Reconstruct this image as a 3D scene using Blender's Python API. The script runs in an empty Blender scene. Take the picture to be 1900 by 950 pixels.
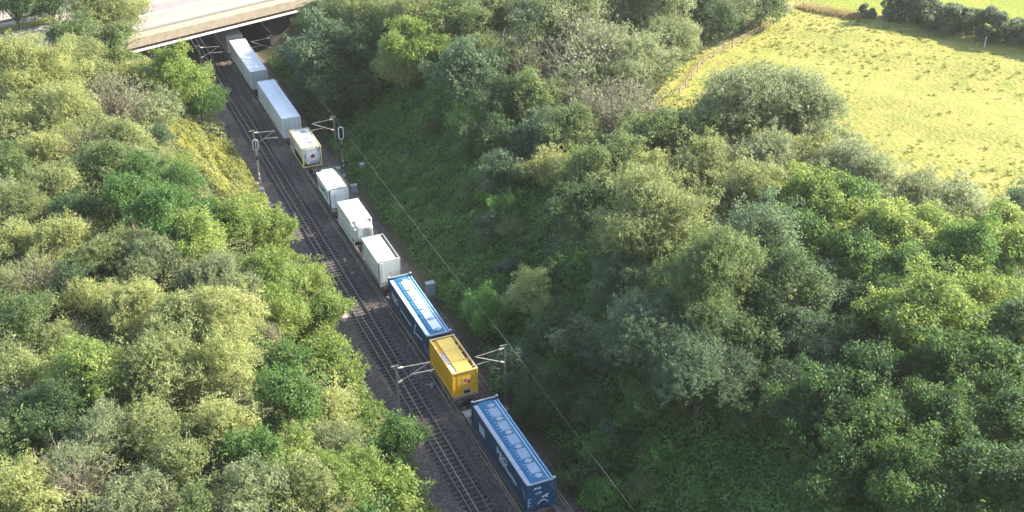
import bpy, math, random
import numpy as np
from mathutils import Vector, Matrix
R = math.radians
SC = bpy.context.scene
COL = SC.collection

# ------------------------------------------------------------------ camera, light, exposure
HAZE = .00013
CAM_LOC = np.array([-27.16, -46.48, 67.27]); CAM_PITCH = 30.411; CAM_YAW = 23.752; FPX = 2197.1
SUN_EL, SUN_AZ = 31.0, 95.0            # azimuth from +Y towards +X
cam = bpy.data.cameras.new('camera'); cam.sensor_width = 36; cam.lens = FPX / 1900 * 36
cam.clip_start = 1; cam.clip_end = 3000
co = bpy.data.objects.new('camera', cam); COL.objects.link(co)
co.location = CAM_LOC; co.rotation_euler = (R(90 - CAM_PITCH), 0, R(-CAM_YAW)); SC.camera = co
W = bpy.data.worlds.new('World'); SC.world = W; W.use_nodes = True
nt = W.node_tree; bg = nt.nodes['Background']
sky = nt.nodes.new('ShaderNodeTexSky'); sky.sky_type = 'NISHITA'; sky.sun_disc = False
sky.sun_elevation = R(SUN_EL); sky.sun_rotation = R(SUN_AZ); sky.dust_density = 1.5
nt.links.new(sky.outputs[0], bg.inputs[0]); bg.inputs[1].default_value = 0.15
sl = bpy.data.lights.new('sun', 'SUN'); sl.energy = 5.0; sl.angle = R(0.55); sl.color = (1.0, 0.91, 0.72)
so = bpy.data.objects.new('sun', sl); COL.objects.link(so)
sd = Vector((math.sin(R(SUN_AZ)) * math.cos(R(SUN_EL)), math.cos(R(SUN_AZ)) * math.cos(R(SUN_EL)), math.sin(R(SUN_EL))))
so.rotation_euler = sd.to_track_quat('Z', 'Y').to_euler(); so.location = (60, 80, 90)
SC.view_settings.view_transform = 'Standard'; SC.view_settings.look = 'None'
SC.view_settings.exposure = 1.85; SC.view_settings.gamma = 1; SC.view_settings.use_curve_mapping = False
SC.render.engine = 'CYCLES'; SC.cycles.max_bounces = 6; SC.cycles.transmission_bounces = 3
SC.cycles.diffuse_bounces = 3; SC.cycles.glossy_bounces = 2; SC.cycles.volume_bounces = 0

# ------------------------------------------------------------------ pixel -> world (photo pixels, 1900 wide)
def ray(px, py):
    p, y = R(CAM_PITCH), R(CAM_YAW)
    f = np.array([math.sin(y) * math.cos(p), math.cos(y) * math.cos(p), -math.sin(p)])
    r = np.array([math.cos(y), -math.sin(y), 0.]); u = np.cross(r, f)
    return f + r * (px - 950) / FPX - u * (py - 475) / FPX
def at(px, py, z):
    d = ray(px, py); t = (z - CAM_LOC[2]) / d[2]
    return CAM_LOC + d * t

# ------------------------------------------------------------------ terrain
def sstep(t):
    t = np.clip(t, 0, 1); return t * t * (3 - 2 * t)
def wav(x, y):
    return (np.sin(x * .31 + y * .17) + np.sin(x * .13 - y * .29 + 1.3) + .6 * np.sin(x * .53 + y * .61 + .7)) / 2.6
TX = 4.157                                     # centre of the right track
BO = np.array([1.4, 128.2]); BU = np.array([.957, .290]); BV = np.array([-.290, .957])   # bridge frame
def H(x, y):
    x = np.asarray(x, float); y = np.asarray(y, float)
    lin = lambda t: np.where(t < .12, t * t / .24, np.where(t > .85, 1 - (1 - np.clip(t, 0, 1)) ** 2 / .3 * 1.0 - .0, t - .06))
    tr = np.clip((x - 8.1) / 18., 0, 1); tl = np.clip((-3.6 - x) / 13., 0, 1)
    sr = .5 * sstep(tr) + .5 * tr; s_l = .55 * sstep(tl) + .45 * tl
    z = -.42 + sr * 9.1 + s_l * 8.0
    z = z + wav(x, y) * .35 * np.clip(np.maximum(tr, tl) * 3, 0, 1) + wav(x * .25, y * .25 + 4) * .35 * np.clip((x - 26) / 20, 0, 1)
    return z

# ------------------------------------------------------------------ materials
def srgb(h):
    c = [int(h[i:i + 2], 16) / 255 for i in (0, 2, 4)]
    return tuple(v / 12.92 if v <= .04045 else ((v + .055) / 1.055) ** 2.4 for v in c)
def newmat(name):
    m = bpy.data.materials.new(name); m.use_nodes = True; return m, m.node_tree, m.node_tree.nodes['Principled BSDF']
def mat(name, c, rough=.6, metal=0., var=.25, scale=3., bump=0., bscale=None, c2=None, spec=.4, stretch=(1, 1, 1)):
    """noise-varied paint / stone / soil"""
    m, t, b = newmat(name)
    tc = t.nodes.new('ShaderNodeTexCoord'); mp = t.nodes.new('ShaderNodeMapping'); mp.inputs['Scale'].default_value = stretch
    t.links.new(tc.outputs['Object'], mp.inputs[0])
    n = t.nodes.new('ShaderNodeTexNoise'); n.inputs['Scale'].default_value = scale; n.inputs['Detail'].default_value = 6; n.inputs['Roughness'].default_value = .65
    t.links.new(mp.outputs[0], n.inputs['Vector'])
    r = t.nodes.new('ShaderNodeValToRGB'); r.color_ramp.elements[0].position = .3; r.color_ramp.elements[1].position = .7
    k = 1 - var; a = c2 if c2 else (c[0] * k, c[1] * k, c[2] * k)
    r.color_ramp.elements[0].color = (*a, 1); r.color_ramp.elements[1].color = (*c, 1)
    t.links.new(n.outputs['Fac'], r.inputs[0]); t.links.new(r.outputs[0], b.inputs['Base Color'])
    b.inputs['Roughness'].default_value = rough; b.inputs['Metallic'].default_value = metal; b.inputs['Specular IOR Level'].default_value = spec
    if bump:
        n2 = t.nodes.new('ShaderNodeTexNoise'); n2.inputs['Scale'].default_value = bscale or scale * 4; n2.inputs['Detail'].default_value = 4
        t.links.new(tc.outputs['Object'], n2.inputs['Vector'])
        bp = t.nodes.new('ShaderNodeBump'); bp.inputs['Strength'].default_value = bump; bp.inputs['Distance'].default_value = .1
        t.links.new(n2.outputs['Fac'], bp.inputs['Height']); t.links.new(bp.outputs[0], b.inputs['Normal'])
    return m
def leafmat(name, dark, light, third=None, trans=.46, rough=.55):
    """leaf: colour from a per-leaf random value and a per-plant random value, diffuse plus transmitted light"""
    m, t, b = newmat(name)
    at_ = t.nodes.new('ShaderNodeAttribute'); at_.attribute_name = 'tone'
    oi = t.nodes.new('ShaderNodeObjectInfo')
    r = t.nodes.new('ShaderNodeValToRGB'); e = r.color_ramp.elements
    e[0].position = .1; e[0].color = (*dark, 1); e[1].position = .8; e[1].color = (*light, 1)
    if third: q = e.new(.97); q.color = (*third, 1)
    ad = t.nodes.new('ShaderNodeMath'); ad.operation = 'MULTIPLY_ADD'; ad.inputs[1].default_value = .3; ad.inputs[2].default_value = -.15
    t.links.new(oi.outputs['Random'], ad.inputs[0])
    su = t.nodes.new('ShaderNodeMath'); su.operation = 'ADD'; su.use_clamp = True
    tc = t.nodes.new('ShaderNodeTexCoord'); nz = t.nodes.new('ShaderNodeTexNoise'); nz.inputs['Scale'].default_value = .55; nz.inputs['Detail'].default_value = 3
    t.links.new(tc.outputs['Object'], nz.inputs['Vector'])
    nv = t.nodes.new('ShaderNodeMath'); nv.operation = 'MULTIPLY_ADD'; nv.inputs[1].default_value = 1.3; nv.inputs[2].default_value = -.65
    t.links.new(nz.outputs['Fac'], nv.inputs[0]); s2 = t.nodes.new('ShaderNodeMath'); s2.operation = 'ADD'
    t.links.new(at_.outputs['Fac'], s2.inputs[0]); t.links.new(nv.outputs[0], s2.inputs[1]); t.links.new(s2.outputs[0], su.inputs[0]); t.links.new(ad.outputs[0], su.inputs[1]); t.links.new(su.outputs[0], r.inputs[0])
    b.inputs['Roughness'].default_value = rough; b.inputs['Specular IOR Level'].default_value = .3
    t.links.new(r.outputs[0], b.inputs['Base Color'])
    hs = t.nodes.new('ShaderNodeHueSaturation'); hs.inputs['Hue'].default_value = .485; hs.inputs['Saturation'].default_value = 1.1; hs.inputs['Value'].default_value = 1.75
    t.links.new(r.outputs[0], hs.inputs['Color'])
    tr = t.nodes.new('ShaderNodeBsdfTranslucent'); t.links.new(hs.outputs[0], tr.inputs[0])
    mx = t.nodes.new('ShaderNodeMixShader'); mx.inputs[0].default_value = trans
    t.links.new(b.outputs[0], mx.inputs[1]); t.links.new(tr.outputs[0], mx.inputs[2])
    t.links.new(mx.outputs[0], t.nodes['Material Output'].inputs['Surface'])
    return m

LM = {
 'olive':  leafmat('willow_olive_leaf', (.125, .158, .060), (.250, .285, .122), (.33, .345, .17)),
 'sage':   leafmat('willow_sage_leaf', (.125, .160, .078), (.250, .288, .155), (.34, .37, .21)),
 'pale':   leafmat('pale_yellow_leaf', (.190, .218, .080), (.345, .370, .155), (.43, .43, .21)),
 'green':  leafmat('locust_green_leaf', (.048, .108, .030), (.115, .200, .056), (.19, .27, .085)),
 'lime':   leafmat('lime_green_leaf', (.115, .175, .042), (.220, .285, .084), (.30, .34, .12)),
 'mid':    leafmat('mid_green_leaf', (.080, .122, .044), (.165, .212, .084), (.22, .255, .115)),
 'dark':   leafmat('hawthorn_dark_leaf', (.038, .076, .030), (.088, .138, .056), (.15, .19, .08)),
 'bluish': leafmat('bluish_green_leaf', (.055, .098, .052), (.118, .172, .092), (.19, .235, .130)),
 'ash_shade':    leafmat('ash_leaf_painted_shade', (.022, .060, .023), (.076, .138, .038), (.12, .185, .050), trans=.44),  # shade of the lower right wood put into the leaf colour, lit tips lighter
 'hedge':  leafmat('hedge_leaf', (.085, .118, .070), (.170, .205, .125), (.25, .28, .17), trans=.38),
 'brown':  leafmat('dry_brown_leaf', (.130, .138, .078), (.235, .238, .142), (.32, .31, .20), trans=.3),
 'gold':   leafmat('yellow_flower_leaf', (.200, .225, .060), (.430, .400, .100), (.56, .49, .08), trans=.4),
 'bramble':leafmat('bramble_leaf', (.062, .150, .036), (.160, .300, .078), (.27, .38, .12)),
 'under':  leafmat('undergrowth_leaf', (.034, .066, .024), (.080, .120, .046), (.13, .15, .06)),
 'grass':  leafmat('tussock_blade', (.100, .135, .026), (.165, .180, .040), (.25, .22, .055), trans=.3),
 'straw':  leafmat('dry_grass_blade', (.26, .22, .10), (.36, .30, .15), (.42, .34, .20), trans=.3),
}
M = {
 'bark': mat('grey_brown_bark', (.16, .13, .10), .9, var=.5, scale=4, bump=.5, stretch=(1, 1, .3)),
 'twig': mat('pale_twig_bark', (.30, .26, .20), .9, var=.4, scale=3),
 'soil': mat('woodland_soil', (.075, .070, .034), .95, c2=(.045, .060, .022), scale=1.2, bump=.6),
 'ballast': mat('dark_ballast', (.115, .098, .090), .95, c2=(.056, .047, .045), scale=9, bump=1.0, bscale=14),
 'rail': mat('worn_rail_steel', (.20, .16, .13), .35, .8, var=.3, scale=2),
 'sleeper': mat('dark_timber_sleeper', (.045, .036, .034), .9, var=.4, scale=4, bump=.3),
 'concrete': mat('weathered_concrete', (.34, .285, .215), .85, c2=(.22, .185, .14), scale=1.1, bump=.2),
 'pale_conc': mat('pale_concrete', (.60, .56, .50), .8, var=.25, scale=2),
 'asphalt': mat('worn_asphalt', (.29, .245, .215), .7, c2=(.235, .198, .175), scale=.6, bump=.15, bscale=30),
 'asphalt2': mat('newer_asphalt', (.25, .215, .205), .75, var=.2, scale=.8, bump=.15, bscale=30),
 'lane': mat('road_marking_paint', (.70, .69, .64), .7, var=.2, scale=3),
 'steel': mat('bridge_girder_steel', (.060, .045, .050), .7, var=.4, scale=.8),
 'flange': mat('girder_flange_painted_lit', (.68, .64, .60), .6, var=.3, scale=1.4),  # sunlit look of the ledge put into the pale colour
 'abut': mat('abutment_painted_shade', (.055, .043, .050), .9, var=.4, scale=1.5, bump=.3),  # shade under the deck and trees put into the dark colour
 'galv': mat('galvanised_steel', (.30, .31, .30), .5, .4, var=.25, scale=3),
 'mast': mat('mast_grey_steel', (.24, .225, .21), .6, .3, var=.3, scale=3),
 'arm': mat('pale_arm_tube', (.27, .265, .245), .5, .2, var=.2, scale=3),
 'wire': mat('copper_wire', (.16, .17, .13), .5, .3, var=.2, scale=2),
 'insul': mat('cream_insulator', (.66, .60, .46), .4, var=.1),
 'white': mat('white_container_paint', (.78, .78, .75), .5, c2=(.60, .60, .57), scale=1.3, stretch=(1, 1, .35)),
 'white_roof': mat('white_roof_painted_light', (.88, .88, .86), .5, c2=(.74, .74, .72), scale=1.1),  # lighter copy of the side white, light from above put into the colour
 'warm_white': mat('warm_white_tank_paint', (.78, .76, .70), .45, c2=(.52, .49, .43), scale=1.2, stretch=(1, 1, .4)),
 'warm_roof': mat('white_cladding_painted_sun', (.88, .85, .78), .45, c2=(.64, .58, .49), scale=1.0),  # warm sunlight on the tank roofs put into the colour
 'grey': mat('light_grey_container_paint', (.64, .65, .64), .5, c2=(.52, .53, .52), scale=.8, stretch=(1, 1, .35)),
 'grey_roof': mat('grey_roof_painted_light', (.70, .71, .71), .45, c2=(.58, .59, .59), scale=.7),  # side grey made lighter, painting in the light on the roof
 'walk': mat('grey_walkway_mesh', (.50, .51, .54), .55, .2, c2=(.40, .41, .44), scale=4),
 'dgreen': mat('dark_green_frame_paint', (.045, .085, .065), .5, var=.3),
 'gletter': mat('green_lettering', (.05, .12, .09), .6, var=.1),
 'cream': mat('cream_yellow_frame_paint', (.76, .66, .30), .45, c2=(.62, .52, .22), scale=2),
 'tankwhite': mat('tank_cladding_white', (.74, .74, .72), .4, c2=(.60, .60, .58), scale=1),
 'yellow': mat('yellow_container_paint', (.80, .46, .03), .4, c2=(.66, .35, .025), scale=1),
 'yellow_roof': mat('yellow_roof_painted_glare', (.96, .64, .11), .25, c2=(.86, .52, .06), scale=.9),  # paler than the body, roof glare put into the colour
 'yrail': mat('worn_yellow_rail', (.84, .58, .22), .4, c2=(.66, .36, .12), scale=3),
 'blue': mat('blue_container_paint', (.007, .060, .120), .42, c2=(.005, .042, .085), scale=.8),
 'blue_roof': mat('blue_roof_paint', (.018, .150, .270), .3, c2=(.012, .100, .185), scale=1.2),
 'cyan': mat('light_blue_rail_paint', (.30, .52, .66), .3, var=.25),
 'silver': mat('silver_walkway', (.40, .42, .45), .5, .2, var=.2, scale=3),
 'panel': mat('silver_roof_panel', (.30, .37, .44), .45, .2, var=.2, scale=2),
 'glare_panel': mat('roof_panel_painted_glare', (.80, .83, .86), .3, .15, c2=(.66, .72, .78), scale=1.5),  # sun glare on the roof strips put into the colour
 'hatch': mat('white_hatch_lid', (.38, .43, .48), .45, var=.3),
 'letter': mat('white_lettering', (.58, .61, .63), .6, var=.12),
 'red': mat('red_hazard_label', (.50, .045, .035), .5, var=.2),
 'navy': mat('navy_label', (.05, .06, .16), .5, var=.2),
 'black': mat('black_metal', (.014, .014, .016), .5, var=.2),
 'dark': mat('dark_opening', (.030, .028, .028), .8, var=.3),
 'wagon': mat('dusty_wagon_steel', (.130, .105, .095), .75, c2=(.075, .062, .058), scale=2.5),
 'wheel': mat('wheel_steel', (.10, .085, .08), .5, .5, var=.3),
 'sigwhite': mat('signal_white_edge', (.55, .55, .54), .5, var=.1),
 'cab': mat('grey_cabinet_paint', (.34, .35, .35), .55, var=.25),
 'wood': mat('weathered_fence_wood', (.42, .36, .28), .9, var=.35),
 'trough': mat('concrete_trough_lid', (.30, .27, .25), .9, var=.4, scale=2),
 'sunlit_ballast': mat('ballast_painted_sunlit', (.44, .32, .27), .95, c2=(.26, .19, .17), scale=2.5, bump=.8, bscale=12),  # sunlight on the cess put into the pinkish colour
}
def ballast_extra(m):
    t = m.node_tree; b = t.nodes['Principled BSDF']; src = b.inputs['Base Color'].links[0].from_socket
    tc = t.nodes.new('ShaderNodeTexCoord'); mp = t.nodes.new('ShaderNodeMapping'); mp.inputs['Scale'].default_value = (1, .22, 1)
    t.links.new(tc.outputs['Object'], mp.inputs[0])
    n = t.nodes.new('ShaderNodeTexNoise'); n.inputs['Scale'].default_value = .55; n.inputs['Detail'].default_value = 7; n.inputs['Roughness'].default_value = .7
    t.links.new(mp.outputs[0], n.inputs['Vector'])
    r = t.nodes.new('ShaderNodeValToRGB'); r.color_ramp.elements[0].position = .46; r.color_ramp.elements[0].color = (0, 0, 0, 1); r.color_ramp.elements[1].position = .72; r.color_ramp.elements[1].color = (.75, .75, .75, 1)
    t.links.new(n.outputs['Fac'], r.inputs[0])
    mx = t.nodes.new('ShaderNodeMixRGB'); mx.inputs[2].default_value = (.21, .155, .125, 1)
    t.links.new(r.outputs[0], mx.inputs[0]); t.links.new(src, mx.inputs[1])
    v = t.nodes.new('ShaderNodeTexVoronoi'); v.inputs['Scale'].default_value = 7.; t.links.new(tc.outputs['Object'], v.inputs['Vector'])
    m2 = t.nodes.new('ShaderNodeMixRGB'); m2.blend_type = 'OVERLAY'; m2.inputs[0].default_value = .65
    t.links.new(mx.outputs[0], m2.inputs[1]); t.links.new(v.outputs['Color'], m2.inputs[2])
    bw = t.nodes.new('ShaderNodeRGBToBW'); t.links.new(v.outputs['Color'], bw.inputs[0]); t.links.new(bw.outputs[0], m2.inputs[2])
    t.links.new(m2.outputs[0], b.inputs['Base Color'])
ballast_extra(M['ballast'])
def fieldmat(name, a, b_, c, sc=.25):
    m, t, b = newmat(name)
    tc = t.nodes.new('ShaderNodeTexCoord')
    n1 = t.nodes.new('ShaderNodeTexNoise'); n1.inputs['Scale'].default_value = sc; n1.inputs['Detail'].default_value = 8; n1.inputs['Roughness'].default_value = .7
    n2 = t.nodes.new('ShaderNodeTexNoise'); n2.inputs['Scale'].default_value = sc * 9; n2.inputs['Detail'].default_value = 5
    t.links.new(tc.outputs['Object'], n1.inputs[0]); t.links.new(tc.outputs['Object'], n2.inputs[0])
    r1 = t.nodes.new('ShaderNodeValToRGB'); e = r1.color_ramp.elements
    e[0].position = .35; e[0].color = (*a, 1); e[1].position = .6; e[1].color = (*b_, 1); q = e.new(.75); q.color = (*c, 1)
    t.links.new(n1.outputs['Fac'], r1.inputs[0])
    mx = t.nodes.new('ShaderNodeMixRGB'); mx.blend_type = 'OVERLAY'; mx.inputs[0].default_value = .55
    t.links.new(r1.outputs[0], mx.inputs[1]); t.links.new(n2.outputs['Fac'], mx.inputs[2]); t.links.new(mx.outputs[0], b.inputs['Base Color'])
    bp = t.nodes.new('ShaderNodeBump'); bp.inputs['Strength'].default_value = .7; bp.inputs['Distance'].default_value = .25
    t.links.new(n2.outputs['Fac'], bp.inputs['Height']); t.links.new(bp.outputs[0], b.inputs['Normal'])
    b.inputs['Roughness'].default_value = .9; b.inputs['Specular IOR Level'].default_value = .15
    return m
M['pasture'] = fieldmat('sunlit_pasture_grass', (.158, .176, .040), (.236, .218, .060), (.284, .238, .086))
M['meadow'] = fieldmat('far_meadow_grass', (.150, .190, .028), (.190, .205, .034), (.22, .210, .045))
M['verge'] = fieldmat('verge_grass', (.16, .16, .03), (.24, .20, .05), (.28, .22, .07), .8)

# ------------------------------------------------------------------ object helpers
def tag(o, label=None, cat=None, group=None, kind=None):
    if label: o['label'] = label
    if cat: o['category'] = cat
    if group: o['group'] = group
    if kind: o['kind'] = kind
    return o
def empty(name, loc=(0, 0, 0), rz=0.):
    o = bpy.data.objects.new(name, None); COL.objects.link(o); o.location = loc; o.rotation_euler = (0, 0, rz); o.empty_display_size = .3
    return o
def thing(name, label, cat, loc=(0, 0, 0), rz=0., group=None):
    return tag(empty(name, loc, rz), label, cat, group)
def link(name, me, parent=None, m=None):
    o = bpy.data.objects.new(name, me); COL.objects.link(o)
    if parent: o.parent = parent
    if m: me.materials.append(m)
    return o
class MB:
    def __init__(s): s.v = []; s.f = []; s.sm = []
    def add(s, vs, fs, smooth=False):
        n = len(s.v); s.v += [tuple(float(c) for c in v) for v in vs]
        for f in fs: s.f.append(tuple(i + n for i in f)); s.sm.append(smooth)
        return s
    def box(s, x0, x1, y0, y1, z0, z1):
        vs = [(x, y, z) for z in (z0, z1) for y in (y0, y1) for x in (x0, x1)]
        return s.add(vs, [(0, 2, 3, 1), (4, 5, 7, 6), (0, 1, 5, 4), (1, 3, 7, 5), (3, 2, 6, 7), (2, 0, 4, 6)])
    def cbox(s, cx, cy, cz, sx, sy, sz): return s.box(cx - sx / 2, cx + sx / 2, cy - sy / 2, cy + sy / 2, cz - sz / 2, cz + sz / 2)
    def tube(s, pts, r, n=8, r2=None, cap=True):
        pts = [np.array(p, float) for p in pts]; m = len(pts); rings = []
        for i, p in enumerate(pts):
            d = pts[min(i + 1, m - 1)] - pts[max(i - 1, 0)]; d = d / (np.linalg.norm(d) + 1e-9)
            a = np.cross(d, (0, 0, 1) if abs(d[2]) < .9 else (1, 0, 0)); a /= np.linalg.norm(a); b = np.cross(d, a)
            rr = r if r2 is None else r + (r2 - r) * i / (m - 1)
            rings.append([p + rr * (a * math.cos(2 * math.pi * k / n) + b * math.sin(2 * math.pi * k / n)) for k in range(n)])
        vs = [v for g in rings for v in g]; fs = []
        for i in range(m - 1):
            for k in range(n): fs.append((i * n + k, i * n + (k + 1) % n, (i + 1) * n + (k + 1) % n, (i + 1) * n + k))
        s.add(vs, fs, True)
        if cap: s.add(rings[0], [tuple(range(n))[::-1]]); s.add(rings[-1], [tuple(range(n))])
        return s
    def bar(s, p, q, w, h):
        p = np.array(p, float); q = np.array(q, float); d = q - p; d /= np.linalg.norm(d)
        a = np.cross(d, (0, 0, 1) if abs(d[2]) < .95 else (1, 0, 0)); a /= np.linalg.norm(a); b = np.cross(a, d)
        vs = [e + a * i * w / 2 + b * j * h / 2 for e in (p, q) for i, j in ((-1, -1), (1, -1), (1, 1), (-1, 1))]
        return s.add(vs, [(3, 2, 1, 0), (4, 5, 6, 7), (0, 1, 5, 4), (1, 2, 6, 5), (2, 3, 7, 6), (3, 0, 4, 7)])
    def prism(s, prof, y0, y1, smooth=False, caps=True):
        n = len(prof); vs = [(x, y0, z) for x, z in prof] + [(x, y1, z) for x, z in prof]
        s.add(vs, [(i, (i + 1) % n, n + (i + 1) % n, n + i) for i in range(n)], smooth)
        if caps: s.add([(x, y0, z) for x, z in prof], [tuple(range(n))[::-1]]); s.add([(x, y1, z) for x, z in prof], [tuple(range(n))])
        return s
    def loft(s, rings, smooth=True):
        n = len(rings[0]); vs = [v for g in rings for v in g]; fs = []
        for i in range(len(rings) - 1):
            for k in range(n): fs.append((i * n + k, i * n + (k + 1) % n, (i + 1) * n + (k + 1) % n, (i + 1) * n + k))
        return s.add(vs, fs, smooth).add(rings[0], [tuple(range(n))[::-1]], smooth).add(rings[-1], [tuple(range(n))], smooth)
    def build(s, name, m, parent=None, bevel=0., loc=None):
        me = bpy.data.meshes.new(name); me.from_pydata(s.v, [], s.f); me.update()
        me.polygons.foreach_set('use_smooth', s.sm)
        o = link(name, me, parent, m)
        if loc is not None: o.location = loc
        if bevel:
            b = o.modifiers.new('bevel', 'BEVEL'); b.width = bevel; b.segments = 2; b.limit_method = 'ANGLE'
        return o
def quadmesh(name, V, tone=None, m=None):
    """V: (n,4,3) array of loose quads, tone: (n,) per-leaf random value"""
    n = len(V); me = bpy.data.meshes.new(name)
    me.vertices.add(n * 4); me.vertices.foreach_set('co', V.astype(np.float32).ravel())
    me.loops.add(n * 4); me.loops.foreach_set('vertex_index', np.arange(n * 4, dtype=np.int32))
    me.polygons.add(n); me.polygons.foreach_set('loop_start', np.arange(0, n * 4, 4, dtype=np.int32))
    me.update(calc_edges=True); me.validate()
    if tone is not None:
        a = me.attributes.new('tone', 'FLOAT', 'FACE'); a.data.foreach_set('value', tone.astype(np.float32))
    if m: me.materials.append(m)
    return me
def gridmesh(name, xs, ys, Z, m, parent=None, smooth=True):
    X, Y = np.meshgrid(xs, ys); nx, ny = len(xs), len(ys)
    me = bpy.data.meshes.new(name)
    vs = np.stack([X, Y, Z], -1).reshape(-1, 3)
    i = np.arange(nx * ny).reshape(ny, nx); f = np.stack([i[:-1, :-1], i[:-1, 1:], i[1:, 1:], i[1:, :-1]], -1).reshape(-1, 4)
    me.vertices.add(len(vs)); me.vertices.foreach_set('co', vs.astype(np.float32).ravel())
    me.loops.add(f.size); me.loops.foreach_set('vertex_index', f.astype(np.int32).ravel())
    me.polygons.add(len(f)); me.polygons.foreach_set('loop_start', np.arange(0, f.size, 4, dtype=np.int32))
    me.update(calc_edges=True); me.polygons.foreach_set('use_smooth', [smooth] * len(f))
    return link(name, me, parent, m)
def text_mesh(name, txt, size, m, parent, loc, rot, sx=1., bold=.012):
    cu = bpy.data.curves.new(name, 'FONT'); cu.body = txt; cu.size = size; cu.extrude = .004; cu.offset = bold; cu.align_x = 'CENTER'; cu.align_y = 'CENTER'
    t = bpy.data.objects.new(name, cu); COL.objects.link(t)
    dg = bpy.context.evaluated_depsgraph_get(); dg.update()
    me = bpy.data.meshes.new_from_object(t.evaluated_get(dg)); bpy.data.objects.remove(t)
    o = link(name, me, parent, None); me.materials.clear(); me.materials.append(m)
    o.location = loc; o.rotation_euler = rot; o.scale = (sx, 1, 1); return o
def copy_tree(o, parent=None):
    c = o.copy(); COL.objects.link(c); c.parent = parent
    for ch in list(o.children): copy_tree(ch, c)
    return c

# ------------------------------------------------------------------ ground
xs = np.concatenate([np.arange(-170, -20, 5.), np.arange(-20, 34, 1.), np.arange(34, 330, 5.)]); ys = np.concatenate([np.arange(-60, 180, 2.), np.arange(180, 420, 8.)])
X, Y = np.meshgrid(xs, ys)
Zg = H(X, Y)
GROUND = True
g = None
GL_ = ('dark soil of the railway cutting and the land on both sides', 'ground')
FIELD = [tuple(at(px, py, 8.9)[:2]) for px, py in ((1255, 185), (1310, 115), (1450, 40), (1478, 12))]
HB = [tuple(at(px, py, 8.8)[:2]) for px, py in ((1490, 12), (1590, 28), (1640, 48), (1760, 70), (1900, 92))]
def sheet(name, poly_fn, m, dz, x0, x1, y0, y1, st):
    xs = np.arange(x0, x1 + st, st); ys = np.arange(y0, y1 + st, st); X, Y = np.meshgrid(xs, ys)
    keep = poly_fn(X, Y); Z = H(X, Y) + dz
    o = gridmesh(name, xs, ys, Z, m)
    k = (keep[:-1, :-1] & keep[1:, 1:] & keep[1:, :-1] & keep[:-1, 1:]).ravel()
    import bmesh
    bm = bmesh.new(); bm.from_mesh(o.data); bm.faces.ensure_lookup_table()
    bmesh.ops.delete(bm, geom=[f for f, q in zip(bm.faces, k) if not q], context='FACES'); bm.to_mesh(o.data); bm.free()
    return o
hd = np.array(HB[-1]) - np.array(HB[1]); hd /= np.linalg.norm(hd); hn = np.array([-hd[1], hd[0]])     # along the hedge, and away from the camera
if hn[0] < 0: hn = -hn
H0 = np.array(HB[1])
def beyond_hedge(x, y): return (x - H0[0]) * hn[0] + (y - H0[1]) * hn[1]
fe = np.array(FIELD)
def edge_x(y): return np.interp(y, [-80, 0, 20, 29, 38, 52, 68, 72, 82, 91, 97, 130], [72, 70, 66, 62, 56.5, 54.5, 47.5, 46.5, 56.5, 75.5, 83, 122])
Zg = Zg - .6 * ((X > edge_x(Y) + 1) & (beyond_hedge(X, Y) > -999))
g = gridmesh('ground', xs, ys, Zg, M['soil']); tag(g, GL_[0], GL_[1], kind='structure')
f1 = sheet('pasture', lambda x, y: (x > edge_x(y) - 4.) & (beyond_hedge(x, y) < 4.2), M['pasture'], .06, 40, 200, -70, 110, 1.); tag(f1, 'sunlit yellow grass pasture beyond the trees', 'field', kind='structure')
f2 = sheet('meadow', lambda x, y: beyond_hedge(x, y) > .2, M['meadow'], .034, 60, 320, -20, 260, 4.); tag(f2, 'bright green meadow behind the hedge', 'field', kind='structure')

# ------------------------------------------------------------------ haze: the air over the whole place
hm = bpy.data.materials.new('air'); hm.use_nodes = True; ht = hm.node_tree; ht.nodes.remove(ht.nodes['Principled BSDF'])
pv = ht.nodes.new('ShaderNodeVolumePrincipled'); pv.inputs['Color'].default_value = (1, .98, .94, 1); pv.inputs['Density'].default_value = HAZE; pv.inputs['Anisotropy'].default_value = .45
ht.links.new(pv.outputs[0], ht.nodes['Material Output'].inputs['Volume'])
HAZE_BOX = (-176, 336, -66, 428, -2.2, 69.)
# ------------------------------------------------------------------ railway
rng = np.random.default_rng(7)
bx = np.array([-3.75, -3.2, -2.5, -1.45, -1.2, -.6, 0, .6, 1.2, 1.45, 1.9, 2.4, 2.75, 3.2, 4.16, 5.1, 5.6, 6.0, 6.8, 7.5, 8.3])
bz = np.array([-.45, -.36, -.25, -.17, -.215, -.225, -.225, -.225, -.215, -.17, -.20, -.19, -.145, -.15, -.16, -.15, -.145, -.17, -.26, -.34, -.45])
xs = np.arange(-3.75, 8.31, .22); ys = np.arange(-6, 210, .22); X, Y = np.meshgrid(xs, ys)
Z = np.interp(X, bx, bz) + rng.normal(0, .014, X.shape) + .025 * wav(X * 3, Y * 1.6)
tag(gridmesh('ballast', xs, ys, Z, M['ballast'], smooth=False), 'dark stone ballast under both railway tracks', 'ballast', kind='structure')
def rail_mb(x):
    return MB().prism([(x - .036, -.03), (x - .036, 0), (x + .036, 0), (x + .036, -.03), (x + .012, -.05), (x + .012, -.125), (x + .07, -.155), (x - .07, -.155), (x - .012, -.125), (x - .012, -.05)], -6, 205)
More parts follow.
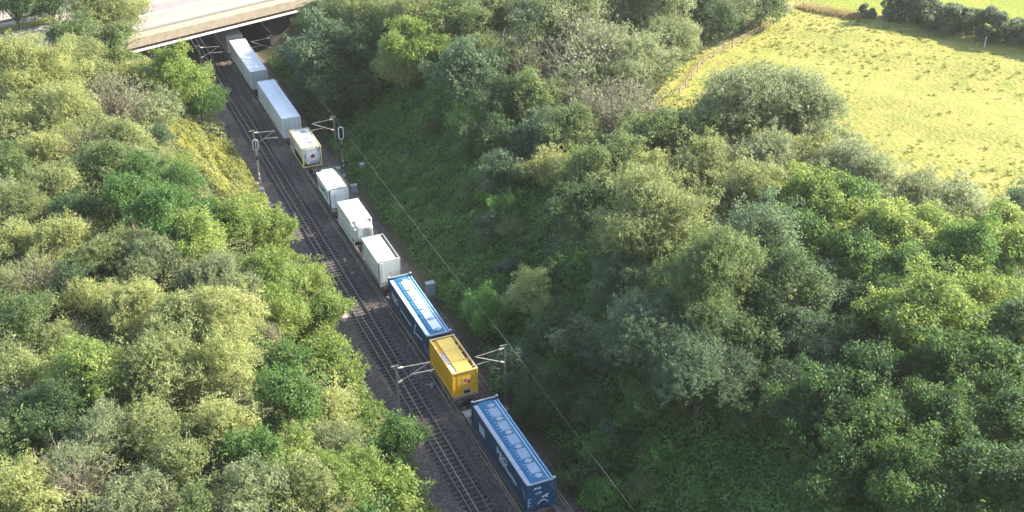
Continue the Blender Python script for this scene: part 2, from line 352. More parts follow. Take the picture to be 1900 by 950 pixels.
def track(x, label, sleepers):
    t = thing('railway_track', label, 'railway track', (x, 0, 0))
    for s in (-1, 1): rail_mb(s * .75).build('rail', M['rail'], t)
    if sleepers:
        sm = MB().box(-1.28, 1.28, -.13, .13, -.36, -.158); proto = None; far = MB()
        for k in range(190):
            y = 16.5 + k * .61
            if k < 100:
                if proto is None: proto = sm.build('sleeper', M['sleeper'], t, bevel=.012); o = proto
                else: o = proto.copy(); COL.objects.link(o)
                o.location = (random.Random(k).uniform(-.03, .03), y, random.Random(k + 9).uniform(-.012, .012)); o.rotation_euler = (0, 0, random.Random(k + 5).uniform(-.012, .012))
            else: far.box(-1.28, 1.28, y - .13, y + .13, -.36, -.158)
        fo = far.build('far_sleepers', M['sleeper'], t); fo['kind'] = 'stuff'
    return t
track(0, 'empty railway track with visible sleepers left of the train', True)
track(TX, 'railway track hidden under the freight train', False)
# cable trough along the left edge of the ballast
tr = thing('cable_trough', 'low concrete cable trough along the left edge of the ballast', 'cable trough', (-3.45, 0, -.3))
MB().box(-.16, .16, 5, 78, -.12, .06).build('channel', M['trough'], tr); lid = MB()
for k in range(73): lid.box(-.19, .19, 5 + k + .02, 5.98 + k, .06, .10)
lid.build('lid', M['trough'], tr)
# sunlit patches of the cess, built as mounds with the light in their colour
for i, (px, py, sx, sy, lb) in enumerate(((632, 578, .75, 2.6, 'painted sunlit patch at the left ballast edge nearest the blue container logo'), (604, 530, .6, 1.6, 'small painted sunlit patch on the left ballast edge beside the white tank boxes'), (762, 800, .5, 1.3, 'pale patch by the near left mast foot'))):
    p = at(px, py, -.2); n = 22; vs = [(0, 0, .16)]; fs = []; r_ = random.Random(i)
    for q, sc in ((1, .5), (2, 1.)):
        for k in range(n):
            a = 2 * math.pi * k / n; w = sc * (1 + r_.uniform(-.15, .15)); vs.append((math.cos(a) * sx * w, math.sin(a) * sy * w, .13 + r_.uniform(-.03, .03) if q == 1 else -.16))
    for k in range(n): fs += [(0, 1 + k, 1 + (k + 1) % n), (1 + k, 1 + n + k, 1 + n + (k + 1) % n, 1 + (k + 1) % n)]
    o = MB().add(vs, fs, True).build('pale_patch', M['sunlit_ballast'], loc=(max(p[0], -2.75), p[1], -.2)); tag(o, lb, 'spoil heap')

# ------------------------------------------------------------------ road bridge and road
ba = math.atan2(BU[1], BU[0])
br = thing('road_bridge', 'wide concrete road bridge across the railway cutting', 'bridge', (BO[0], BO[1], 0), ba)
W_ = 27.
MB().box(-17, 19, .9, W_, 6.75, 7.6).build('deck', M['concrete'], br)
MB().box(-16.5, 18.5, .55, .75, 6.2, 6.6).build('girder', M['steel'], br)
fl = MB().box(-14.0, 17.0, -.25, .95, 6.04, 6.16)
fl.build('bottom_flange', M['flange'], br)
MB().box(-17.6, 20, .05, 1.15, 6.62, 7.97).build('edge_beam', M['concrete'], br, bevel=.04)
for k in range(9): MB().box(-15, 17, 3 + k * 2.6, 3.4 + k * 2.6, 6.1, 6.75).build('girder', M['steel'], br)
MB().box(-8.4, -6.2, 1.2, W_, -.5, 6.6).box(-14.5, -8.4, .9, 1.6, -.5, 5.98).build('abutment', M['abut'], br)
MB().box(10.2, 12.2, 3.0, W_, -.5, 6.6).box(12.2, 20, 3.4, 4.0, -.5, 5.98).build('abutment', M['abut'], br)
# guard rail on the near edge
gr = thing('guard_rail', 'galvanised guard rail along the near edge of the road bridge', 'guard rail', (BO[0], BO[1], 7.62), ba)
MB().box(-17, 24, 2.00, 2.06, .45, .72).build('rail', M['galv'], gr)
pm = MB().box(-.05, .05, 2.07, 2.17, 0, .7); p0 = None
for k in range(20):
    if p0 is None: p0 = pm.build('post', M['galv'], gr); o = p0
    else: o = p0.copy(); COL.objects.link(o)
    o.location = (-16.5 + k * 2.1, 0, 0)
def rsheet(name, u0, u1, v0, v1, z, m, label, cat):
    vs = [(u, v, 0) for u, v in ((u0, v0), (u1, v0), (u1, v1), (u0, v1))]
    o = MB().add(vs, [(0, 1, 2, 3)]).build(name, m, loc=(BO[0], BO[1], z)); o.rotation_euler = (0, 0, ba); return tag(o, label, cat, kind='structure')
rsheet('road', -140, 150, 3.0, W_ - 2, 7.99, M['asphalt'], 'pale worn asphalt road crossing the bridge', 'road')
rsheet('verge', -140, 150, 1.15, 3.0, 7.985, M['concrete'], 'beige concrete verge beside the carriageway', 'verge')
MB().box(-17, 19, 1.15, W_, 7.6, 7.98).build('road_base', M['asphalt2'], br)
rsheet('old_lane', -140, 150, 9.3, 12.2, 7.995, M['asphalt2'], 'darker resurfaced lane of the bridge road', 'road')
for v, w in ((4.0, .18), (8.6, .16), (12.8, .22), (17.0, .16)):
    rsheet('lane_marking', -140, 150, v, v + w, 8.0, M['lane'], 'long white painted line on the bridge road', 'road marking')
for s, x0, x1 in ((-1, -140, -17), (1, 19.0, 150)):
    o = MB().box(x0, x1, 1.2, W_, 6.0, 7.98).build('road_embankment', M['soil'], loc=(BO[0], BO[1], 0)); o.rotation_euler = (0, 0, ba); tag(o, 'earth embankment carrying the road', 'embankment', kind='structure')
g2 = thing('guard_rail', 'pale guard rail at far top left beside the dark trees', 'guard rail', (BO[0], BO[1], 8.0), ba)
MB().box(-60, -14, W_ - 9.2, W_ - 9.1, .4, .8).build('rail', M['galv'], g2)
o = sheet('verge_strip', lambda x, y: (((x - BO[0]) * BU[0] + (y - BO[1]) * BU[1]) < -18) & (((x - BO[0]) * BV[0] + (y - BO[1]) * BV[1]) > 14.2) & (((x - BO[0]) * BV[0] + (y - BO[1]) * BV[1]) < 17.5), M['verge'], .0, -70, 0, 100, 170, .5)
for v in o.data.vertices: v.co.z = 8.03
tag(o, 'narrow yellowish grass verge in the road at far left', 'verge', kind='structure')

# ------------------------------------------------------------------ freight train
DECK = 1.16
def wagon(y0, y1, label):
    L = y1 - y0; t = thing('container_wagon', label, 'freight wagon', (TX, y0, 0), group='flat wagons of the container train')
    f = MB()
    for s in (-1, 1):
        f.box(s * 1.08 - .07, s * 1.08 + .07, .5, L - .5, .82, 1.12); f.box(s * 1.08 - .16, s * 1.08 + .16, .5, L - .5, 1.08, 1.13)
    f.box(-.28, .28, .4, L - .4, .72, 1.05)
    for k in range(int(L / 1.5)): f.box(-1.06, 1.06, .8 + k * 1.5, .98 + k * 1.5, .86, 1.06)
    for yy in (.38, L - .62): f.box(-1.3, 1.3, yy, yy + .24, .78, 1.12)
    f.build('frame', M['wagon'], t, bevel=.01)
    MB().box(-1.2, 1.2, .6, 1.5, 1.125, 1.15).box(-1.2, 1.2, L - 1.5, L - .6, 1.125, 1.15).build('end_platform', M['galv'], t)
    for yy, d in ((.38, -1), (L - .38, 1)):
        for s in (-1, 1):
            b = MB().tube([(s * .88, yy, .97), (s * .88, yy + d * .36, .97)], .09, 10).tube([(s * .88, yy + d * .36, .97), (s * .88, yy + d * .42, .97)], .23, 14)
            b.build('buffer', M['wagon'], t)
        MB().tube([(0, yy, .95), (0, yy + d * .42, .95)], .05, 8).box(-.07, .07, yy + d * .42 - .08, yy + d * .42 + .08, .72, 1.02).build('coupling_hook', M['black'], t)
    for yy in (2.3, L - 2.3):
        b = MB()
        for s in (-1, 1): b.box(s * 1.02 - .07, s * 1.02 + .07, yy - 1.35, yy + 1.35, .42, .66)
        b.box(-1.0, 1.0, yy - .16, yy + .16, .45, .78); bo = b.build('bogie', M['wagon'], t, bevel=.02)
        for dy in (-.9, .9):
            for s in (-1, 1):
                MB().tube([(s * .69, yy + dy, .46), (s * .82, yy + dy, .46)], .46, 24).tube([(s * .66, yy + dy, .46), (s * .69, yy + dy, .46)], .49, 24).tube([(s * .82, yy + dy, .46), (s * 1.12, yy + dy, .46)], .12, 10).build('wheel', M['wheel'], bo)
    for s in (-1, 1):
        MB().tube([(s * 1.2, L * .5 - .5, .7), (s * 1.2, L * .5 + .5, .7)], .05, 8).box(s * 1.19 - .02, s * 1.19 + .02, L * .5 - .3, L * .5 + .3, .52, .8).build('brake_gear', M['wagon'], t)
    return t
for y0, y1, lb in ((16.3, 33.6, 'flat wagon under the nearest blue container'), (34.5, 54.7, 'long flat wagon under the yellow container and the glossy blue one'), (55.9, 73.1, 'flat wagon under the two warm white tank containers'),
                   (74.1, 95.0, 'flat wagon with an open gap under the green lettered and cream framed tanks'), (96.3, 112.8, 'flat wagon under the bright white long container'), (114.8, 130.4, 'flat wagon under the light grey container by the bridge'), (131.3, 148, 'flat wagon beneath the road bridge deck')):
    wagon(y0, y1, lb)

def box_container(y0, L, h, roofm, sidem, label, doors=True, w=2.5):
    t = thing('box_container', label, 'shipping container', (TX, y0, DECK)); a = w / 2
    fr = MB()
    for yy in (0.0, L - .16):
        for s in (-1, 1): fr.box(s * (a - .08) - .08, s * (a - .08) + .08, yy, yy + .16, 0, h)
        fr.box(-a + .16, a - .16, yy, yy + .16, h - .14, h); fr.box(-a + .16, a - .16, yy, yy + .16, 0, .16)
    for s in (-1, 1): fr.box(s * (a - .05) - .05, s * (a - .05) + .05, .16, L - .16, 0, .18); fr.box(s * (a - .05) - .05, s * (a - .05) + .05, .16, L - .16, h - .1, h - .005)
    fr.build('frame', sidem, t, bevel=.015)
    for s in (-1, 1):
        b = MB(); n = int((L - .32) / .14); pts = []
        for k in range(n + 1):
            y = .16 + (L - .32) * k / n; pts.append((s * (a - (.022 if (k // 2) % 2 else .058)), y))
        vs = [(x, y, z) for z in (.18, h - .1) for x, y in pts]; m_ = len(pts)
        b.add(vs, [(i, i + 1, m_ + i + 1, m_ + i) for i in range(m_ - 1)])
        b.build('side_panel', sidem, t)
    b = MB(); n = int(L / .35)
    for k in range(n): b.box(-a + .1, a - .1, .17 + (L - .34) * k / n, .17 + (L - .34) * (k + .86) / n, h - .06, h - .008)
    b.box(-a + .11, a - .11, .165, L - .165, h - .09, h - .035); b.build('roof', roofm, t)
    for s in (-1, 1):
        d = MB().box(min(s * .02, s * (a - .17)), max(s * .02, s * (a - .17)), .05, .10, .17, h - .15)
        for k in range(3): cx = s * (.25 + k * .3); d.box(cx - .09, cx + .09, .025, .05, .25, h - .22)
        do = d.build('door', sidem, t, bevel=.008)
        rod = MB()
        for cx in (.38, .86): rod.tube([(s * cx, .0, .12), (s * cx, .0, h - .12)], .022, 6); rod.box(s * cx - .05, s * cx + .22 * s * s - .05, -.02, .02, 1.0, 1.06)
        rod.build('lock_rod', M['galv'], do)
    MB().box(-a + .1, a - .1, L - .12, L - .06, .17, h - .13).build('front_wall', sidem, t)
    return t
box_container(97.06, 14.2, 2.78, M['white_roof'], M['white'], 'long bright white box container second from the road bridge')
g9 = box_container(115.58, 14.1, 2.66, M['grey_roof'], M['grey'], 'light grey box container about to enter under the road bridge')
box_container(131.6, 15, 2.70, M['grey_roof'], M['grey'], 'shaded grey container already under the road bridge')

def rrect(w, h, z0, rc, n=6, rt=None):
    """rounded rectangle profile in x,z"""
    out = []
    for cx, cz, a0, r in ((w / 2, z0, -90, rc), (w / 2, z0 + h, 0, rt or rc), (-w / 2, z0 + h, 90, rt or rc), (-w / 2, z0, 180, rc)):
        sx = cx - math.copysign(r, cx); sz = cz + (r if cz == z0 else -r)
        for k in range(n + 1):
            a = R(a0 + 90 * k / n); out.append((sx + r * math.cos(a), sz + r * math.sin(a)))
    return out
def tank_body(L0, L1, w, h, z0, rc, dome, rt=None):
    pr = rrect(w, h, z0, rc, 7, rt); cz = z0 + h / 2; rings = []
    for k in range(5):
        a = R(90 * k / 4); s = .55 + .45 * math.sin(a); rings.append([(x * s, L0 + dome * (1 - math.sin(a)) * -1 + dome - dome * 0 if False else L0 - dome * math.cos(a), cz + (z - cz) * s) for x, z in pr])
    for k in range(4, -1, -1):
        a = R(90 * k / 4); s = .55 + .45 * math.sin(a); rings.append([(x * s, L1 + dome * math.cos(a), cz + (z - cz) * s) for x, z in pr])
    return MB().loft(rings)
def end_frame(mb, y, w, h, th=.12, z0=0.):
    a = w / 2
    for s in (-1, 1): mb.box(s * (a - th / 2) - th / 2, s * (a - th / 2) + th / 2, y, y + th, z0, h)
    mb.box(-a + th, a - th, y, y + th, h - th, h); mb.box(-a + th, a - th, y, y + th, z0, z0 + th)
    return mb
# -- warm white box tank (nearest of the white ones)
def warm_box(y0):
    t = thing('tank_container', 'warm white boxy tank container with slotted roof behind the glossy blue container', 'tank container', (TX, y0, DECK)); L, h, w = 5.83, 2.69, 2.5
    f = end_frame(end_frame(MB(), 0, w, h), L - .12, w, h)
    for s in (-1, 1): f.box(s * 1.2 - .05, s * 1.2 + .05, .12, L - .12, 0, .14)
    f.box(1.16, 1.25, .12, L - .12, h - .1, h); f.box(-1.25, -1.18, .12, L - .12, h - .1, h - .02)
    f.build('frame', M['cab'], t, bevel=.01)
    tank_body(.2, L - .55, 2.4, 2.36, .12, .25, .12, .12).build('tank_body', M['warm_white'], t)
    MB().box(-1.17, .86, .14, L - .16, h - .13, h - .03).build('roof_cladding', M['warm_roof'], t, bevel=.03)
    MB().box(.90, 1.14, .6, L - .2, h - .24, h - .2).build('roof_slot', M['black'], t)
    rr = MB()
    for px_, py_, sx_, sy_ in ((-.5, 3.9, .5, .05), (.05, 4.2, .05, .7), (.1, 3.3, .4, .05), (.5, 3.0, .05, 1.3), (.0, 1.5, .4, .05), (.3, 1.7, .05, .5)): rr.cbox(px_, py_, h - .015, sx_, sy_, .05)
    rr.build('roof_fitting', M['insul'], t)
    ep = MB().box(-1.12, 1.12, -.03, .10, .14, h - .14)
    for k in range(2): ep.box(-1.04 + k * .2, -.94 + k * .2, -.05, -.03, .16, h - .16)
    ep.build('end_panel', M['white'], t); MB().box(.02, .14, -.05, -.03, 1.12, 1.22).build('label', M['gletter'], t)
    lb = MB()
    for k in range(3): lb.box(-1.215, -1.205, 1.2 + k * .22, 1.34 + k * .22, 1.25, 1.5)
    lb.build('side_label', M['walk'], t)
    return t
warm_box(56.75)
# -- warm white tank with dished end
def dish_tank(y0):
    t = thing('tank_container', 'warm white tank container with rounded dished end and flat roof', 'tank container', (TX, y0, DECK)); L, h, w = 5.83, 2.70, 2.5
    f = end_frame(MB(), 0.7, w, h, .13); f = end_frame(f, L - .13, w, h, .13)
    for s in (-1, 1): f.box(s * 1.2 - .05, s * 1.2 + .05, 0, L - .12, 0, .16); f.bar((s * 1.2, .75, .1), (s * 1.2, .0, .1), .1, .14); f.bar((s * 1.18, .72, h - .1), (s * .95, -.05, 1.9), .07, .07); f.bar((s * 1.18, .0, .1), (s * 1.0, .05, 1.0), .07, .07)
    f.build('frame', M['white'], t, bevel=.01)
    oc = [(math.cos(R(22.5 + 45 * k)) * 1.30, 1.36 + math.sin(R(22.5 + 45 * k)) * 1.30) for k in range(8)]
    tank_body(.35, L - .5, 2.40, 2.44, .10, .85, .42).build('tank_body', M['warm_white'], t)
    MB().box(-1.19, -1.14, .85, L - .2, .35, h - .1).box(1.14, 1.19, .85, L - .2, .35, h - .1).build('side_cladding', M['warm_white'], t)
    MB().box(-1.22, 1.22, .84, L - .15, h - .12, h - .02).build('roof_cladding', M['warm_roof'], t, bevel=.02)
    MB().box(-.5, .35, 3.6, 5.0, h - .03, h + .02).build('roof_plate', M['warm_white'], t); MB().tube([(0, 4.3, h), (0, 4.3, h + .06)], .3, 16).build('roof_hatch', M['warm_white'], t)
    MB().box(-1.205, -1.195, 2.4, 2.9, 1.0, 1.3).box(-1.205, -1.195, 3.0, 3.25, 1.05, 1.25).build('side_label', M['walk'], t)
    v = MB()
    for x in (.35, .65): v.tube([(x, -.06, .6), (x, -.08, 2.0)], .035, 8)
    v.build('end_pipe', M['galv'], t)
    return t
dish_tank(65.84)
# -- dark green framed white tank with lettering
def green_tank(y0):
    t = thing('tank_container', 'white tank container with dark green frame and green side lettering', 'tank container', (TX, y0, DECK)); L, h, w = 5.94, 2.63, 2.5
    f = end_frame(end_frame(MB(), 0, w, h, .09), L - .09, w, h, .09)
    for s in (-1, 1): f.box(s * 1.21 - .04, s * 1.21 + .04, .09, L - .09, 0, .12)
    f.box(1.12, 1.25, .09, L - .09, h - .09, h - .01); f.build('frame', M['dgreen'], t, bevel=.008)
    tank_body(.12, L - .5, 2.40, 2.44, .10, .30, .08, .5).build('tank_body', M['white'], t)
    MB().box(-1.1, 1.1, -.02, .1, .12, h - .12).box(-.55, .55, -.04, -.02, .5, 1.95).build('end_panel', M['white'], t, bevel=.01)
    MB().bar((-1.03, .2, 2.44), (-1.03, L - .5, 2.44), .5, .04).build('roof_flank', M['white_roof'], t)  # chamfer strip, its highlight painted in with the brighter white
    MB().box(-.62, .78, .25, L - .25, h - .14, h - .07).build('walkway', M['walk'], t)
    for yy, l in ((4.4, .9), (2.6, 1.5), (.7, .9)):
        hh = MB().box(-.30, .42, yy, yy + l, h - .07, h - .02).box(.40, .50, yy + .01, yy + l - .01, h - .068, h + .0); hh.build('roof_hatch', M['white_roof'], t)
    b2 = MB()
    for yy in (.62, 2.2, 4.25): b2.box(-.62, .5, yy, yy + .08, h - .065, h - .035)
    b2.build('walkway_bar', M['dgreen'], t)
    text_mesh('side_lettering', 'TRAMCO', 1.02, M['gletter'], t, (-1.213, 3.0, 1.32), (R(90), 0, R(-90)), 1.0)
    text_mesh('end_lettering', 'T.', .0001 + .3, M['walk'], t, (.05, -.05, 2.15), (R(90), 0, 0)) if False else None
    return t
green_tank(75.04)
# -- cream frame tank
def cream_tank(y0):
    t = thing('tank_container', 'white tank container in an open cream yellow frame with round hazard label', 'tank container', (TX, y0, DECK)); L, h, w = 6.06, 2.72, 2.5
    f = end_frame(end_frame(MB(), 0, w, h, .13), L - .13, w, h, .13)
    for s in (-1, 1): f.box(s * 1.19 - .06, s * 1.19 + .06, .13, L - .13, 0, .14); f.box(s * 1.19 - .06, s * 1.19 + .06, .13, L - .13, h - .12, h)
    f.bar((-1.19, .2, .1), (-.75, .06, .95), .08, .08); f.bar((1.19, .2, .1), (.75, .06, .95), .08, .08)
    f.box(-1.24, -1.16, L * .72, L * .72 + .3, .14, 1.5)
    f.build('frame', M['cream'], t, bevel=.01)
    tank_body(.35, L - .4, 2.2, 2.2, .42, .55, .1).build('tank_body', M['tankwhite'], t)
    MB().box(-.72, .72, .04, .26, .38, h - .3).build('end_panel', M['white'], t, bevel=.03)
    o = MB().tube([(.12, .035, 1.45), (.12, .02, 1.45)], .27, 24).build('hazard_label', M['red'], t); MB().tube([(.12, .018, 1.45), (.12, .01, 1.45)], .17, 20).build('label_centre', M['navy'], o)
    MB().box(-.28, .62, .02, .04, .48, .78).build('number_plate', M['walk'], t)
    MB().box(-1.02, -.82, .10, .3, 1.35, 1.7).box(.84, 1.02, .10, .3, 1.9, 2.4).build('valve_box', M['walk'], t)
    MB().box(-1.0, 1.05, .3, L - .3, h - .1, h - .05).build('roof_cover', M['warm_roof'], t)
    hh = MB()
    for yy in (1.2, 2.5, 4.6): hh.box(-.05, .85, yy, yy + .06, h - .05, h + .03); MB().tube([(.35, yy + .5, h - .05), (.35, yy + .5, h + .04)], .32, 16).build('roof_hatch', M['hatch'], t)
    hh.build('roof_step', M['walk'], t); MB().box(-1.2, -1.13, .5, 4.0, .16, .5).build('side_gap_painted_shade', M['dark'], t)  # dark box painted as the shade in the lower side gap
    MB().box(-1.145, -1.11, 4.2, 4.75, 1.0, 1.75).build('side_plate', M['walk'], t)
    return t
cream_tank(87.22)
# -- yellow open frame container
def yellow_box(y0):
    t = thing('bulk_container', 'yellow bulk container with worn roof rails and red hazard diamonds', 'bulk container', (TX, y0, DECK)); L, h, w = 6.0, 2.68, 2.5; a = 1.25
    f = MB()
    for s in (-1, 1):
        for yy in (0, L - .14): f.box(s * (a - .07) - .07, s * (a - .07) + .07, yy, yy + .14, 0, h - .13)
        f.box(s * (a - .06) - .06, s * (a - .06) + .06, .14, L - .14, 0, .16)
    for yy in (0, L - .14): f.box(-a + .14, a - .14, yy, yy + .14, 0, .16)
    f.build('frame', M['yellow'], t, bevel=.012)
    r_ = MB()
    for s in (-1, 1): r_.box(s * (a - .065) - .065, s * (a - .065) + .065, 0, L, h - .12, h)
    for yy in (0, L - .13): r_.box(-a + .13, a - .13, yy, yy + .13, h - .12, h)
    r_.box(-a + .13, a - .13, 1.75, 1.85, h - .09, h - .01); r_.box(-.95, .9, 3.6, 3.66, h - .09, h - .03)
    r_.build('roof_rail', M['yrail'], t, bevel=.01)
    MB().box(-1.14, 1.14, .1, L - .1, .12, h - .22).build('body', M['yellow'], t, bevel=.02)
    MB().box(-.66, .84, .3, L - .25, h - .24, h - .055).build('roof_cover', M['yellow_roof'], t, bevel=.05)
    MB().box(-1.08, -.70, .3, 3.6, h - .225, h - .16).build('walkway', M['walk'], t)
    d = MB()
    for yy, l in ((.35, 1.2), (2.0, 1.2), (3.6, .5), (4.5, .5)): d.box(.88, 1.08, yy, yy + l, h - .23, h - .19)
    d.build('roof_slot', M['dark'], t)
    b = MB()
    for s in (-1, 1):
        for k in range(12): b.box(s * 1.165 - .025, s * 1.165 + .025, .32 + k * .47, .44 + k * .47, .18, h - .2)
    b.build('side_rib', M['yellow'], t)
    e = MB()
    for k in range(9): e.box(-1.08, -.86, .06, .09, .3 + k * .24, .40 + k * .24)
    e.box(-.74, 1.08, .05, .1, .18, h - .2); e.build('end_panel', M['yellow'], t)
    def dia(x, z, s_, m):
        MB().add([(x, .04, z - s_), (x + s_, .04, z), (x, .04, z + s_), (x - s_, .04, z)], [(0, 1, 2, 3)]).build('hazard_diamond', m, t)
    MB().box(-.26, .56, .042, .052, 1.15, 1.95).build('label_board', M['yrail'], t)
    dia(.02, 1.60, .21, M['red']); dia(.38, 1.40, .21, M['red']); dia(.15, 1.32, .15, M['yrail'])
    MB().box(-.12, .42, -.02, .08, .17, .52).build('outlet', M['dark'], t); MB().box(-.10, .40, -.03, .05, .52, .72).build('outlet_cover', M['hatch'], t)
    return t
yellow_box(35.28)
# -- long blue bulk containers
def blue_bulk(y0, L, label, near):
    t = thing('bulk_container', label, 'bulk container', (TX, y0, DECK)); h, w = 2.72, 2.5; a = 1.25
    f = MB()
    for yy in (0, L - .16):
        for s in (-1, 1): f.box(s * (a - .08) - .08, s * (a - .08) + .08, yy, yy + .16, 0, h)
        f.box(-a + .16, a - .16, yy, yy + .16, 0, .2)
    for s in (-1, 1): f.box(s * (a - .06) - .05, s * (a - .06) + .05, .16, L - .16, 0, .18)
    f.box(-a + .16, a - .16, .02, .14, .2, h - .1); f.box(-a + .16, a - .16, L - .14, L - .02, .2, h - .1)
    f.build('frame', M['blue'], t, bevel=.015)
    e = MB()
    for yy in (0.02, L - .14): e.box(-a + .16, a - .16, yy, yy + .12, h - .1, h + .02)
    for yy in (-.02, L - .2): e.box(a - .2, a + .02, yy, yy + .22, h, h + .12); e.box(-a - .02, -a + .2, yy, yy + .22, h, h + .10)
    e.build('corner_casting', M['silver'], t, bevel=.02)
    prof = [(-1.2, .18), (1.2, .18), (1.2, h - .42)] + [(1.2 * math.cos(R(k)), h - .42 + .30 * math.sin(R(k))) for k in range(12, 180, 12)] + [(-1.2, h - .42)]
    body = MB().prism(prof, .17, L - .17); body.build('body', M['blue'], t)
    rp = [(1.12 * math.cos(R(k)), h - .405 + .315 * math.sin(R(k))) for k in range(20, 161, 10)]
    MB().prism(rp, .3, L - .3, True).build('roof', M['blue_roof'], t)
    MB().box(-1.20, -.82, .35, L - .4, h - .24, h - .16).build('walkway', M['silver'] if near else M['glare_panel'], t, bevel=.02)
    MB().tube([(1.14, .3, h - .25), (1.14, L - .3, h - .25)], .07, 10).box(.78, .92, .4, L - .4, h - .22, h - .16).build('side_rail', M['cyan'], t)
    n = 6; hp = MB(); pm_ = M['panel'] if near else M['glare_panel']  # far container's strips painted as in sun glare, near ones as in shade
    for k in range(n):
        yc = L - 1.1 - (L - 2.0) * k / (n - 1)
        rings = [[(rr * 1.15 * math.cos(2 * math.pi * q / 18) + .14, yc + rr * .85 * math.sin(2 * math.pi * q / 18), z) for q in range(18)] for rr, z in ((.30, h - .12), (.30, h - .05), (.24, h + .01), (.12, h + .04))]
        MB().loft(rings).build('hatch_lid', M['hatch'], t)
        if k < n - 1:
            y_ = yc - (L - 2.0) / (n - 1)
            MB().box(-.28 if near else -.30, .55 if near else .62, y_ + (.36 if near else .10), yc - (.36 if near else .10), h - .11, h - .07).build('roof_panel', pm_, t)
            for q in range(4): hp.cbox(-.42 if near else -.52, y_ + .4 + q * .42, h - .115, .10, .1, .09)
    hp.build('roof_clip', M['cyan'], t)
    sx = -1.207
    if near:
        fl_ = MB()
        for k in range(3):
            z0 = .78 + .0; fl_.add([(sx, L - 1.75 + .0 - k * .42 + q[0], z0 + q[1]) for q in ((0, .0), (-.34, .0), (-.34, .8), (0, .95))], [(0, 1, 2, 3)])
        fl_.build('flag_emblem', M['letter'], t)
        text_mesh('side_lettering', 'P&O', .95, M['letter'], t, (sx - .004, L * .34 + 1.2, 1.60), (R(90), 0, R(-90)), 1.2, .02)
        text_mesh('side_lettering', 'FERRYMASTERS', .55, M['letter'], t, (sx - .004, L * .34, 1.05), (R(90), 0, R(-90)), .95, .015)
        text_mesh('side_lettering', 'CONTAINERS', .42, M['letter'], t, (sx - .004, L * .34 + .4, .58), (R(90), 0, R(-90)), 1.2, .012) if False else None
        MB().add([(sx, 1.1, 1.6), (sx, .9, 1.6), (sx, .35, 1.0), (sx, .5, 1.0)], [(0, 1, 2, 3)]).build('side_mark', M['letter'], t)
    else:
        text_mesh('side_lettering', 'P&O', 1.1, M['letter'], t, (sx - .004, L - 1.9, 1.15), (R(90), 0, R(-90)), .95, .02)
        text_mesh('side_lettering', 'Ferrymasters', .62, M['letter'], t, (sx - .004, L - 5.2, .98), (R(90), 0, R(-90)), .95, .012)
        s2 = MB()
        for p, q in (((sx, 3.4, 2.05), (sx, 4.1, .75)), ((sx, 4.1, .75), (sx, 1.6, 1.28))): s2.bar(p, q, .014, .16)
        s2.build('side_mark', M['letter'], t)
        MB().add([(sx, 1.1, 1.2), (sx, .9, 1.2), (sx, .4, .6), (sx, .6, .6)], [(0, 1, 2, 3)]).build('side_mark', M['letter'], t)
    # end marks
    text_mesh('end_lettering', 'P&O', .27, M['letter'], t, (-.35, .012, 2.15), (R(90), 0, 0), 1.1, .02)
    text_mesh('end_lettering', 'CTIP', .28, M['letter'], t, (-.25, .012, 1.62), (R(90), 0, 0), 1.0, .006)
    o = MB()
    pts = [(.05, 1.12), (.35, 1.18), (.6, 1.32)]
    for p, q in zip(pts[:-1], pts[1:]): o.bar((p[0], .01, p[1]), (q[0], .01, q[1]), .02, .13)
    o.bar((.35, .01, 1.18), (.55, .01, 1.02), .02, .1); o.build('end_mark', M['letter'], t)
    p = MB().tube([(-.35 + .12 * k, -.04, .55 + .32 * math.sin(k * .42)) for k in range(9)], .05, 8); p.build('discharge_pipe', M['hatch'], t)
    MB().box(-.1, .2, -.05, .02, .2, .5).build('outlet', M['dark'], t)
    l = MB()
    for z in (.5, .85, 1.2): l.box(-1.24, -.86, -.012, .0, z, z + .05)
    l.box(-1.18, -1.13, -.014, -.002, .4, 1.3); l.build('end_ladder', M['cyan'], t)
    return t
blue_bulk(18.8, 11.95, 'nearest dark blue long bulk container with six pale roof hatches', True)
blue_bulk(41.78, 11.69, 'glossy blue long bulk container behind the yellow one', False)

# ------------------------------------------------------------------ overhead line
def mast(x, y, side, reach, label, grp='catenary masts beside the tracks', top=7.0):
    t = thing('catenary_mast', label, 'catenary mast', (x, y, -.3), 0, grp); s = side       # side: +1 arm points to +x
    m_ = MB()
    for q in (-1, 1): m_.prism([(q * .11 - .015, -.09), (q * .11 + .015, -.09)] if False else [(q * .10 - .014, .0), (q * .10 + .014, .0), (q * .06 + .014, top + .3), (q * .06 - .014, top + .3)], -.06, .06)
    for k in range(18): z = .2 + k * .39; m_.bar((-.1, 0, z), (.1, 0, z + (.39 if k % 2 else 0.2)), .02, .05)
    m_.box(-.015, .015, -.02, .02, 0, top + .3)
    m_.build('pole', M['mast'], t); MB().box(-.3, .3, -.3, .3, -.3, .22).build('foundation', M['pale_conc'], t, bevel=.03)
    a = MB().tube([(s * .12, 0, top - .05), (s * reach, 0, top - .25)], .034, 8).tube([(s * .45, 0, top - 1.45), (s * (reach - .12), 0, top - .3)], .034, 8)
    a.tube([(s * 1.2, 0, top - 1.05), (s * (reach + .35), 0, top - 1.15)], .035, 8); a.tube([(s * (reach - .3), 0, top - 1.12), (s * (reach + .1), 0, top - 1.35)], .025, 6)
    a.box(-.5, .2, -.04, .04, top + .2, top + .27)
    a.build('cantilever_arm', M['arm'], t)
    for p, q in (((s * .12, 0, top - .05), (s * .6, 0, top - .085)), ((s * .1, 0, top - 1.6), (s * .45, 0, top - 1.45))):
        p = np.array(p); q = np.array(q); b = MB().tube([p, q], .055, 10)
        for k in range(5): c = p + (q - p) * (k + .5) / 5; d = (q - p) / np.linalg.norm(q - p) * .02; b.tube([c - d, c + d], .10, 12)
        b.build('insulator', M['insul'], t)
    return t
